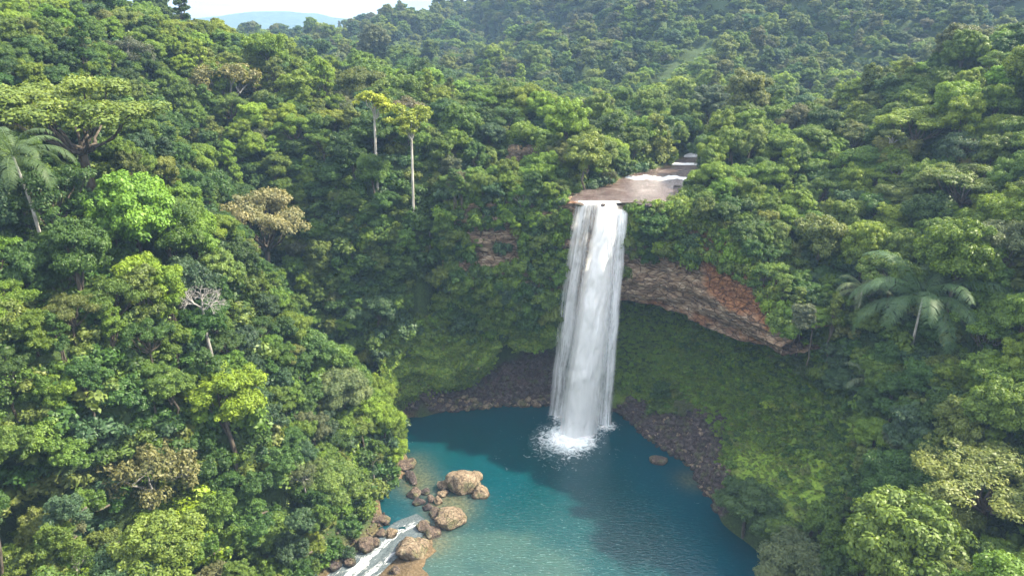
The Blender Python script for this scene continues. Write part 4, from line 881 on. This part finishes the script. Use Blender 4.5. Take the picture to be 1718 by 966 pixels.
def palm(px, py, d, lenpx, nfr, tint, label, seed, trunk_h=11, tilt=0.0, name="palm_tree", broad=.5, young=1):
    d = min(np.arange(d * .7, d * 1.35, .5), key=lambda q: abs(spot(px, py, q)[2] - trunk_h - float(H(*spot(px, py, q)[:2]))) + .02 * abs(q - d))
    x, y, z = spot(px, py, d); r = np.random.default_rng(seed); rng = math.sqrt(x * x + y * y + (EYE - z) ** 2); Lf = lenpx * rng / F_PX
    root = bpy.data.objects.new(name, None); col.objects.link(root); root.location = (x, y, z - trunk_h); tag(root, label, "palm")
    tv, tf = tube([(tilt * (1 - q) * 1.2, 0, trunk_h * q - 3 * (q == 0)) for q in np.linspace(0, 1, 9)], np.linspace(.24, .14, 9), 8)
    link("trunk", mesh_np("palm_trunk", tv, tf, M['pale_bark'], smooth=True), root)
    for k in range(nfr):
        az = k * 2.39996 + r.uniform(-.15, .15); el = 1.25 - 1.35 * (k / nfr) + r.uniform(-.1, .1); L_ = Lf * r.uniform(.85, 1.08); n = 34
        d2 = np.array([math.cos(az), math.sin(az)]); p = np.array([0., 0., 0.]); ang = el; rach, dirs = [p.copy()], []
        for i in range(n):
            stp = L_ / n; ang -= (1.9 / n) * (.35 + 1.3 * i / n); v = np.array([d2[0] * math.cos(ang), d2[1] * math.cos(ang), math.sin(ang)]); p = p + v * stp; rach.append(p.copy()); dirs.append(v)
        tb = tube(rach, np.linspace(.07, .012, n + 1), 4); V, F4, c = [tb[0]], [tb[1]], len(tb[0]); side = np.array([-d2[1], d2[0], 0.])
        S = [np.full(len(tb[0]), .95)]
        for i in range(4, n):
            for s in (-1, 1):
                for h in (0, .5):
                    if r.random() < .13: continue
                    q = i / n; ll = L_ * .17 * math.sin(math.pi * min(1, q * .86 + .10)) ** .7 * r.uniform(.85, 1.1); b0 = rach[i] + dirs[i] * (h * L_ / n)
                    lv = side * s * .82 + dirs[i] * .50 + np.array([0, 0, -.05]); lv /= np.linalg.norm(lv); m1 = b0 + lv * ll * .55 + np.array([0, 0, -.03 * ll]); e_ = b0 + lv * ll + np.array([0, 0, -r.uniform(.15, .6) * ll]); wv = dirs[i] * L_ / n * .17 * (broad / .5)
                    V.append(np.array([b0 - wv * .6, b0 + wv * .6, m1 + wv, m1 - wv, e_ + wv * .25, e_ - wv * .25])); F4.append(np.array([[0, 1, 2, 3], [3, 2, 4, 5]]) + c); c += 6; S.append(np.full(6, np.clip(.5 + r.normal() * .12, 0, 1)))
        f = link("frond", mesh_np("frond", np.concatenate(V), np.concatenate(F4), M['frond'], {"v": np.concatenate(S)}), root, (0, 0, trunk_h)); f['tint'] = list(tint)
    LM.append((px, py, words_palm(label), lenpx)); taken.append((x, y, z - 1, Lf * .6)); return root
def words_palm(l): return {"l": "the large feathery palm", "t": "the tall palm at the left edge"}.get(l[0], "the small palm")
palm(1548, 500, 98, 122, 19, (.050, .098, .045), "large feathery palm with long arching fronds on the right slope", 1, trunk_h=9)
palm(22, 262, 72, 84, 15, (.055, .095, .040), "tall pale-trunked palm with drooping fronds at the left edge of the forest", 6, trunk_h=8, tilt=.8)
palm(1462, 640, 98, 52, 9, (.085, .115, .075), "small palm with a few pale drooping fronds below the large feathery palm", 3, trunk_h=5)
palm(1447, 485, 112, 50, 10, (.085, .12, .06), "half hidden palm with pale fronds behind the left fronds of the large one", 8, trunk_h=8)
# ---------------------------------------------------------------- the forest's own places
BLK = [(spot(*q)[0], spot(*q)[1], r_) for *q, r_ in ((1000, 400, 149, 0),)]
def free_ground(x, y):
    ok = ~(in_poly(x, y, SHORE)) & (dist_path(x, y, SHORE, True) > 1.8)
    ok &= ~in_poly(x, y, RIVER_POLY) & (dist_path(x, y, RIVER_POLY, True) > np.where(x < 44, .4, 1.8))
    ok &= dist_path(x, y, STREAM) > 5.2
    ok &= ~in_poly(x, y, GRASS) & ~in_poly(x, y, RUBBLE) & ~in_poly(x, y, RUBBLE2) & ~in_poly(x, y, STRIP) & (dist_path(x, y, STRIP, True) > 5)
    ok &= ~in_poly(x, y, BAR) & ~((x > -27) & (x < -4) & (y > 80) & (y < 108)) & ~((x > -36) & (x < -20) & (y < 93) & (y > 70))
    return ok
def under_cliff(x, y):
    u = np.zeros(x.shape, bool)
    for path, dep in ((CLIFF, 12.5), (BLUFF, 6)):
        poly = [p[:2] for p in path] + [tuple(off(path, i, dep)) for i in range(len(path) - 1, -1, -1)]
        u |= in_poly(x, y, poly) | (dist_path(x, y, path) < (1.5 if dep > 10 else 5.5))
    return u
def candidates(n, x0, x1, y0, y1, seed):
    r = np.random.default_rng(seed); x, y = r.uniform(x0, x1, n), r.uniform(y0, y1, n); e = 1.0
    gxx, gyy = (H(x + e, y) - H(x - e, y)) / 2, (H(x, y + e) - H(x, y - e)) / 2; sl = np.sqrt(1 + gxx ** 2 + gyy ** 2)
    k = r.random(n) < np.minimum(sl, 6) / 6; return x[k], y[k], H(x[k], y[k]), sl[k], gxx[k], gyy[k]
def dart(P, rad, pre=()):
    cell = {}; keep = []; g = max(rad.max(), 1)
    def key(p): return tuple((p // g).astype(int))
    for p, rr in pre: cell.setdefault(key(np.array(p)), []).append((np.array(p), rr, True))
    for i, (p, rr) in enumerate(zip(P, rad)):
        k = key(p); ok = True
        for a in (-1, 0, 1):
            for b_ in (-1, 0, 1):
                for c_ in (-1, 0, 1):
                    for q, r2, pr in cell.get((k[0] + a, k[1] + b_, k[2] + c_), ()):
                        if ((p - q) ** 2).sum() < (rr if not pr else r2) ** 2: ok = False; break
                    if not ok: break
                if not ok: break
            if not ok: break
        if ok: cell.setdefault(k, []).append((p, rr, False)); keep.append(i)
    return np.array(keep)
def in_view(x, y, z, mx=60, my=60):
    a, b_, f = project(np.c_[x, y, z]); return (f > 5) & (a > -mx) & (a < 1718 + mx) & (b_ > -my) & (b_ < 966 + my)
# candidates near: spacing 5.2 m measured over the slope
x, y, z, sl, gx_, gy_ = candidates(330000, -200, 210, 20, 330, 21)
k = free_ground(x, y) & ~under_cliff(x, y); k &= (in_view(x, y, z + 10, 260, 200)); k &= ~((np.hypot(x, y) < 40))
x, y, z, sl, gx_, gy_ = (a[k] for a in (x, y, z, sl, gx_, gy_))
steep = np.clip((sl - 1.3) / 1.2, 0, 1)
size = (0.80 + .30 * vnoise(np.c_[x, y], 22, 31, 3) + R.normal(size=len(x)) * .14) * (1 - .42 * steep); size = np.clip(size, .42, 1.3)
dwat = np.minimum(dist_path(x, y, SHORE, True), np.minimum(dist_path(x, y, STREAM) - 4, dist_path(x, y, RIVER_POLY, True))); size = np.minimum(size, np.where(y > 150, .62, .45) + dwat * .06); size = np.where((x < -22) & (y < 125), size * 1.12, size)
size = np.where(dist_path(x, y, GRASS, True) < 5, np.minimum(size, .55), size)
hgt = size * 11
pre = [((a, b_, c_ ), rr * .85) for a, b_, c_, rr in taken]
kp = dart(np.c_[x, y, z + hgt * .9 ], size * 5.5, pre)
T_ = dict(x=x[kp], y=y[kp], z=z[kp], s=size[kp], st=steep[kp], gx=gx_[kp], gy=gy_[kp])
# trees along the cliff top and clinging to the cliff face
ex = []
for i in range(420):
    a = R.integers(0, len(cliffV)); x_, y_ = cliffV[a, -1, :2]; fx, fy = cliffV[a, -18, :2]; t_ = R.uniform(.0, 1); px_0, py_0 = fx + (x_ - fx) * t_, fy + (y_ - fy) * t_
    if in_poly(px_0, py_0, RIVER_POLY) or dist_path(px_0, py_0, RIVER_POLY, True) < 1.6: continue
    zt_ = cliffV[a, -6, 2]
    if 12.5 < px_0 < 38: continue
    ex.append((px_0, py_0, zt_, R.uniform(.42, .68)))
ex = np.array(ex); kp = dart(ex[:, :3] + np.c_[ex[:, 3] * 0, ex[:, 3] * 0, ex[:, 3] * 11], ex[:, 3] * 5.0, pre)
ex = ex[kp]
# on the face itself
fc = []
for i in range(900):
    a, j = R.integers(0, len(cliffV)), R.integers(15, 46); p = cliffV[a, j]; qx, qy, _f = project(p)
    if p[0] > 12 and not (p[0] > 27 and qy < 425 and 1062 < qx < 1160): continue
    if qy > 535 or (770 < qx < 890 and 375 < qy < 465): continue
    fc.append((p[0], p[1] - .6, p[2], R.uniform(.5, .95)))
fc = np.array(fc); fc = fc[dart(fc[:, :3], fc[:, 3] * 4.2)]; nface = len(fc); ex = np.concatenate([ex, fc])
for k_, v_ in (("x", ex[:, 0]), ("y", ex[:, 1]), ("z", ex[:, 2]), ("s", ex[:, 3]), ("st", ex[:, 0] * 0 + 1), ("gx", ex[:, 0] * 0), ("gy", ex[:, 0] * 0 + .5)): T_[k_] = np.concatenate([T_[k_], v_])
nT = len(T_['x']); print("near trees", nT)
lean = np.clip(np.hypot(T_['gx'], T_['gy']), 0, 3) + 1e-6
sh_ = T_['st'] * 2.0                                  # on the steep wall crowns lean out
cx0, cy0 = T_['x'] - T_['gx'] / lean * sh_, T_['y'] - T_['gy'] / lean * sh_
T_['x'], T_['y'] = cx0, cy0; T_['z'] = T_['z'] - T_['s'] * R.uniform(2.2, 5.2, nT) - T_['st'] * 2.5 * T_['s']
KN = ["broadleaf"] * 13 + ["columnar"] * 2 + ["umbrella"] * 3 + ["airy"] * 2
SIGHT = [(600, 648, 145, 245, 170), (664, 710, 180, 300, 170), (975, 1145, 300, 342, 168), (1060, 1150, 266, 300, 205), (1488, 1502, 240, 290, 152), (1612, 1634, 295, 345, 124), (600, 770, 775, 966, 125), (375, 505, 335, 400, 118), (680, 825, 560, 665, 150), (560, 640, 890, 966, 104), (165, 285, 650, 790, 74), (1455, 1650, 440, 570, 102)]
aa, bb, ff = project(np.c_[T_['x'], T_['y'], T_['z'] + 10 * T_['s']]); rp = T_['s'] * 4.6 * F_PX / ff; drop = np.zeros(nT, bool)
for x0_, x1_, y0_, y1_, dp in SIGHT: drop |= (aa + rp > x0_) & (aa - rp < x1_) & (bb + rp * .9 > y0_) & (bb - rp * .9 < y1_) & (T_['y'] < dp - 1)
drop[nT - nface:] = False
T_ = {k_: v_[~drop] for k_, v_ in T_.items()}; nT = int((~drop).sum())
kinds = [rnd.choice(KN) for _ in range(nT)]
ctop = T_['z'] + 11 * T_['s']
for i in range(nT):
    if i >= nT - nface:
        kinds[i] = "clinging"; T_['z'][i] += T_['s'][i] * 4.7; T_['y'][i] += 1.0
    elif T_['st'][i] > .75 and T_['gy'][i] > .8 and rnd.random() < .8:
        kinds[i] = "clinging"; T_['s'][i] *= 1.5; T_['z'][i] += 2.6 * T_['s'][i]
CN = ["mid green"] * 6 + ["deep green"] * 4 + ["olive green"] * 4 + ["yellow green"] * 4 + ["bluish green"] * 3 + ["bright green"] * 3 + ["grey green"] * 1
sel = vnoise(np.c_[T_['x'], T_['y']], 30, 44, 3) * .5 + .5
cols = []
for i in range(nT):
    wv = sel[i]
    ch = rnd.choice(CN) if rnd.random() < .6 else ("yellow green" if wv > .62 else "bright green" if wv > .5 else "mid green" if wv > .38 else "deep green")
    if kinds[i] == "airy": ch = rnd.choice(["olive green", "olive green", "grey green", "mid green", "brownish"])
    if T_['st'][i] > .5 and ch in ("yellow green", "brownish"): ch = "mid green"
    cols.append(ch)
# how large each shows from the drone, and whether the land hides it
CXYZ = np.c_[T_['x'], T_['y'], T_['z'] + np.array([0 if k_ == 'clinging' else 11 for k_ in kinds]) * T_['s']]
a_, b_, f_ = project(CXYZ); rng = np.linalg.norm(CXYZ - np.array([0, 0, EYE]), axis=1)
show = T_['s'] * 5 / rng; vis = (f_ > 5) & (a_ > -35) & (a_ < 1753) & (b_ > -30) & (b_ < 1000)
def hidden(P, up):
    O = np.array([0, 0, EYE]); h = np.zeros(len(P), bool); P2 = P + np.array([0, 0, up])
    for q in np.linspace(.25, .93, 60):
        S_ = O + (P2 - O) * q; h |= (H(S_[:, 0], S_[:, 1]) + 7.5 > S_[:, 2]) 
    return h
vis &= ~hidden(CXYZ, 3.0)
order = np.argsort(-np.where(vis, show, 0)); 
solo, cnt = [], {}
for i in order:
    if not vis[i] or len(solo) >= 1250: break
    kd = "broadleaf" if kinds[i] in ("broadleaf",) else kinds[i]
    if cnt.get(kd, 0) >= (276 if kd == "broadleaf" else 285): continue
    cnt[kd] = cnt.get(kd, 0) + 1; solo.append(i)
print("solo", cnt, "visible", int(vis.sum()))
def where(px, py):
    """words for the spot, from the nearest thing one can find"""
    best = sorted(LM + FIX, key=lambda q: math.hypot(q[0] - px, q[1] - py) - q[3] * .35)
    out = []
    for q in best[:3]:
        dx, dy = px - q[0], py - q[1]; d = math.hypot(dx, dy); a = math.degrees(math.atan2(-dy, dx)) % 360
        di = ["right of", "above and right of", "above", "above and left of", "left of", "below and left of", "below", "below and right of"][int((a + 22.5) // 45) % 8]
        rel = "just " if d < q[3] * .5 + 38 else "" if d < q[3] * .5 + 95 else "well "
        out.append((rel + di, q[2]))
    return out
FIX = [(985, 420, "the waterfall", 90), (1050, 310, "the upper river", 90), (740, 600, "the mossy bluff", 110), (1170, 500, "the rock band", 150), (780, 815, "the largest pool boulder", 40),
       (1320, 720, "the grassy right slope", 150), (490, 22, "the distant blue hills", 120), (1215, 740, "the dark rubble shore", 60), (640, 905, "the rapids", 70), (1140, 265, "the river bend", 50), (1190, 90, "the pale grass strip", 60),
       (830, 415, "the purple rock scar", 60)]
KW = {"broadleaf": "rounded tree", "columnar": "tall creeper-hung tree", "umbrella": "flat layered tree", "airy": "thin-leaved tree", "clinging": "wall-clinging tree"}
KNAME = {"broadleaf": "broadleaf_tree", "columnar": "creeper_hung_tree", "umbrella": "layered_tree", "airy": "thin_leaved_tree", "clinging": "wall_tree"}
plan, used = [], {}
for i in solo:
    sz = "large " if show[i] > .062 else "small " if show[i] < .027 else ""
    opts = where(a_[i], b_[i]); tw = KW[kinds[i]]
    cands = ["%s%s %s %s %s" % (sz, cols[i], tw, r_, n_) for r_, n_ in opts]
    plan.append((i, cands))
for i, cands in plan:
    for c_ in cands: used.setdefault(c_, []).append(i)
final = {}
for i, cands in plan:
    u_ = [c_ for c_ in cands if len(used[c_]) == 1]
    if u_: final[i] = u_[0]
    else:
        o1, o2 = where(a_[i], b_[i])[:2]; final[i] = "%s %s %s %s and %s %s" % (cols[i], KW[kinds[i]], o1[0], o1[1], o2[0], o2[1])
byl = {}
for i, l_ in final.items(): byl.setdefault(l_, []).append(i)
for l_, m_ in byl.items():
    if len(m_) > 1:                                   # told apart by their order across the picture
        m_.sort(key=lambda q: a_[q]); od = ["leftmost", "second", "third", "fourth", "fifth", "sixth", "seventh"]
        if len(m_) == 2: nm = ["left one of two", "right one of two"]
        else: nm = [(od[min(q, 6)] + (" of the " + str(len(m_)) if q == 0 else " from left of the " + str(len(m_)))) for q in range(len(m_))]
        for q, i in enumerate(m_): final[i] = nm[q] + ": " + l_
GRP = lambda i: "trees of the left hillside" if a_[i] < 480 and b_[i] < 500 else "trees of the lower left forest" if a_[i] < 680 and b_[i] > 440 else "trees of the right hillside" if a_[i] > 1150 and b_[i] > 200 else "trees of the wall left of the waterfall" if b_[i] > 250 else "trees of the plateau"
def words_cap(s, n=16):
    w_ = s.replace("  ", " ").split(); return " ".join(w_[:n])
lg = {}
for i in solo:
    s = float(T_['s'][i]); zs = float(1 + rnd.uniform(-.08, .22)); r_ = np.random.default_rng(i)
    place(kinds[i], rnd.randrange(9), (float(T_['x'][i]), float(T_['y'][i]), float(T_['z'][i])), (s, s, s * zs) if kinds[i] != "umbrella" else (s * .85, s * .85, s), rnd.uniform(-.6, .6) if kinds[i] == 'clinging' else rnd.uniform(0, 6.28), jitter(PAL[cols[i]], r_),
          KNAME[kinds[i]], words_cap(final[i]), lg.setdefault(words_cap(final[i]), GRP(i)))
rest = np.ones(nT, bool); rest[solo] = False
def tint_of(n, cl, seed):
    r_ = np.random.default_rng(seed); return np.array([jitter(PAL[c_], r_) for c_ in cl]).reshape(-1, 3)
for kd in ("broadleaf", "columnar", "umbrella", "airy", "clinging"):
    k = np.array([rest[i] and kinds[i] == kd for i in range(nT)])
    if k.any():
        s = T_['s'][k] * (.85 if kd == "umbrella" else 1); scatter_obj("forest", kd, np.c_[T_['x'][k], T_['y'][k], T_['z'][k]], R.uniform(-.6, .6, k.sum()) if kd == 'clinging' else R.uniform(0, 6.28, k.sum()), np.c_[s, s, s * R.uniform(.9, 1.15, k.sum())], tint_of(k.sum(), [cols[i] for i in np.nonzero(k)[0]], 3))
# the wooded hills behind: one mass
x, y, z, sl, gx_, gy_ = candidates(220000, -420, 420, 300, 740, 22)
k = free_ground(x, y) & in_view(x, y, z + 10, 120, 200) & (np.abs(x) < 320) ; k &= ~((y < 330) & (np.abs(x) < 210) )
x, y, z = x[k], y[k], z[k]; sz = np.clip(.66 + .35 * vnoise(np.c_[x, y], 35, 33, 3) + R.normal(size=len(x)) * .22, .4, 1.7)
kp = dart(np.c_[x, y, z], sz * 5.6); x, y, z, sz = x[kp], y[kp], z[kp], sz[kp]; print("far trees", len(x))
kf = R.random(len(x)); 
for kd, lo, hi in (("broadleaf", 0, .72), ("columnar", .72, .86), ("umbrella", .86, .93), ("airy", .93, 1.01)):
    k = (kf >= lo) & (kf < hi); n = int(k.sum())
    cl = [rnd.choice(["mid green", "deep green", "olive green", "olive green", "yellow green", "grey green", "bluish green", "mid green"]) for _ in range(n)]
    scatter_obj("forest", kd, np.c_[x[k], y[k], z[k] - 2], R.uniform(0, 6.28, n), np.c_[sz[k], sz[k], sz[k] * R.uniform(.9, 1.2, n)], tint_of(n, cl, 4))
# undergrowth over every slope
x, y, z, sl, gx_, gy_ = candidates(420000, -150, 170, 35, 260, 23)
k = free_ground(x, y) & ~under_cliff(x, y) & in_view(x, y, z + 2, 60, 60); k |= (dist_path(x, y, STREAM) > 4.2) & (dist_path(x, y, STREAM) < 8) & (x < -29) & (y < 110)
x, y, z, sl = x[k], y[k], z[k], sl[k]; sz = R.uniform(.9, 2.7, len(x)); kp = dart(np.c_[x, y, z], sz * 1.35); x, y, z, sz = x[kp], y[kp], z[kp], sz[kp]; print("bushes", len(x))
cl = [rnd.choice(["mid green", "deep green", "deep green", "bluish green", "olive green"]) for _ in x]
scatter_obj("undergrowth", "bush", np.c_[x, y, z - .2], R.uniform(0, 6.28, len(x)), np.c_[sz, sz, sz], tint_of(len(x), cl, 5))
x, y, z, sl, gx_, gy_ = candidates(60000, 60, 180, 320, 415, 29); k = in_poly(x, y, STRIP); x, y, z = x[k], y[k], z[k]; sz = R.uniform(1.2, 3.0, len(x)); kp = dart(np.c_[x, y, z], sz * 1.25); x, y, z, sz = x[kp], y[kp], z[kp], sz[kp]
scatter_obj("undergrowth", "bush", np.c_[x, y, z - 1.2], R.uniform(0, 6.28, len(x)), np.c_[sz, sz, sz * .6], tint_of(len(x), [rnd.choice(["bright green", "mid green", "yellow green"]) for _ in x], 5))
# creepers hanging on the rock faces
P, S_ = [], []
for arr, K, who in ((cliffV, cliffK, 'c'), (blV, blK, 'b')):
    n, nv = arr.shape[:2]
    for _ in range(2600 if who == 'c' else 260):
        a, j = R.integers(0, n), R.integers(int(nv * .22), nv); p = arr[a, j]; x_, y_, z_ = p
        if who == 'c':
            px_c, py_c, _f = project(p)
            if 12.0 < x_ < 25.5 : continue
            if j > nv * .72 and (in_poly(x_, y_, RIVER_POLY)): continue
            if x_ >= 25.5:
                lim = np.interp(px_c, [1050, 1065, 1110, 1160, 1180, 1210, 1260, 1285, 1300], [470, 438, 425, 440, 432, 452, 480, 520, 560])
                if py_c > lim + R.normal() * 4: continue
            else:
                if 790 < px_c < 872 and 388 < py_c < 452 and R.random() < .93: continue
                if py_c > 545 + R.normal() * 8: continue
        else:
            if z_ < 18 + R.normal() * 1.5: continue
        P.append(p); S_.append(R.uniform(.8, 1.8))
for _ in range(130):
    x_ = R.uniform(25.5, 39); P.append(np.array([x_, R.uniform(147.2, 150.6) - max(0, x_ - 34) * .5, 52.2 + R.uniform(-1.2, .25)])); S_.append(R.uniform(.5, .95))
P = np.array(P); S_ = np.array(S_); kp = dart(P, S_ * 1.0); P, S_ = P[kp], S_[kp]; print("creepers", len(P))
cl = [rnd.choice(["mid green", "mid green", "bright green", "deep green", "bluish green"]) if p[0] < 22 else rnd.choice(["mid green", "bright green", "yellow green", "olive green"]) for p in P]
scatter_obj("creepers", "bush", P - np.array([0, .2, .5]), R.uniform(0, 6.28, len(P)), np.c_[S_, S_, S_ * 1.25], tint_of(len(P), cl, 6))
x, y, z, sl, gx_, gy_ = candidates(120000, 20, 80, 85, 162, 27); k = in_poly(x, y, GRASS) & ~in_poly(x, y, RUBBLE) & ((z + 3 * vnoise(np.c_[x, y], 5, 93, 3) > 14.5) | (vnoise(np.c_[x, y], 4, 94, 3) > .55)); x, y, z = x[k], y[k], z[k]
sz = R.uniform(.35, 1.1, len(x)); kp = dart(np.c_[x, y, z], sz * 1.25); x, y, z, sz = x[kp], y[kp], z[kp], sz[kp]
scatter_obj("undergrowth", "bush", np.c_[x, y, z - .15], R.uniform(0, 6.28, len(x)), np.c_[sz, sz, sz], tint_of(len(x), [rnd.choice(["mid green", "deep green", "bright green"]) for _ in x], 5))
x, y, z, sl, gx_, gy_ = candidates(90000, 20, 62, 116, 164, 37); upoly = [p[:2] for p in CLIFF[5:]] + [tuple(off(CLIFF, i, 9)) for i in range(len(CLIFF) - 1, 4, -1)]
k = in_poly(x, y, upoly) & (z < 27) & (z > 4); x, y, z = x[k], y[k], z[k]; sz = R.uniform(.25, .9, len(x)); kp = dart(np.c_[x, y, z], sz * 1.15); x, y, z, sz = x[kp], y[kp], z[kp], sz[kp]; print("under ledge", len(x))
scatter_obj("undergrowth", "bush", np.c_[x, y - .2, z - .1], R.uniform(0, 6.28, len(x)), np.c_[sz, sz, sz], tint_of(len(x), [rnd.choice(["mid green", "bright green", "bright green"]) for _ in x], 5))
# low creeping plants over the grassy slope
x, y, z, sl, gx_, gy_ = candidates(120000, 20, 80, 85, 160, 24); k = in_poly(x, y, GRASS) & ~in_poly(x, y, RUBBLE); x, y, z = x[k], y[k], z[k]
dn = vnoise(np.c_[x, y], 6, 61, 4); k = (dn + R.normal(size=len(x)) * .25) > -.35; x, y, z = x[k], y[k], z[k]; sz = R.uniform(.4, 1.5, len(x)) * np.clip(1 + vnoise(np.c_[x, y], 9, 66, 2), .4, 1.8); kp = dart(np.c_[x, y, z], sz * .62); x, y, z, sz = x[kp], y[kp], z[kp], sz[kp]; print("cover", len(x))
cl = [rnd.choice(["mid green", "bright green", "mid green", "olive green", "yellow green"]) for _ in x]
scatter_obj("ground_cover", "cover", np.c_[x, y, z], R.uniform(0, 6.28, len(x)), np.c_[sz, sz, sz], tint_of(len(x), cl, 7))
P, S_ = [], []
for _ in range(9000):
    a, j = R.integers(0, len(blV)), R.integers(int(50 * .24), 49); p = blV[a, j]
    if vnoise(p[None, :], 3.5, 81, 3)[0] > -.1: P.append(p); S_.append(R.uniform(.25, .8))
for _ in range(5000):
    a, j = R.integers(0, len(cliffV)), R.integers(int(64 * .15), 50); p = cliffV[a, j]
    if p[0] < 12 and p[2] < 27 and vnoise(p[None, :], 3, 82, 3)[0] > -.2: P.append(p); S_.append(R.uniform(.3, .9))
P = np.array(P); S_ = np.array(S_); kp = dart(P, S_ * .7); P, S_ = P[kp], S_[kp]; print("bluff cover", len(P))
cl = [rnd.choice(["bright green", "mid green", "yellow green", "yellow green", "olive green"]) for _ in P]
scatter_obj("moss_and_ferns", "cover", P, R.uniform(0, 6.28, len(P)), np.c_[S_, S_, S_], tint_of(len(P), cl, 9), lean=(1.1, 0))
# ---------------------------------------------------------------- the air
m, t = new_mat("haze"); b = NB(t); vp = b.n("VolumePrincipled"); vp.inputs['Color'].default_value = (.25, .40, .64, 1); vp.inputs['Density'].default_value = .00027; vp.inputs['Anisotropy'].default_value = .0
b.out(None, vp.outputs[0])
hv = np.array([(x, y, z) for x in (-6700, 6700) for y in (-3400, 4900) for z in (-20, 300)], float)
hf = np.array([[0, 1, 3, 2], [4, 6, 7, 5], [0, 4, 5, 1], [2, 3, 7, 6], [0, 2, 6, 4], [1, 5, 7, 3]])
hz = link("haze", mesh_np("haze", hv, hf, m)); tag(hz, kind='stuff')
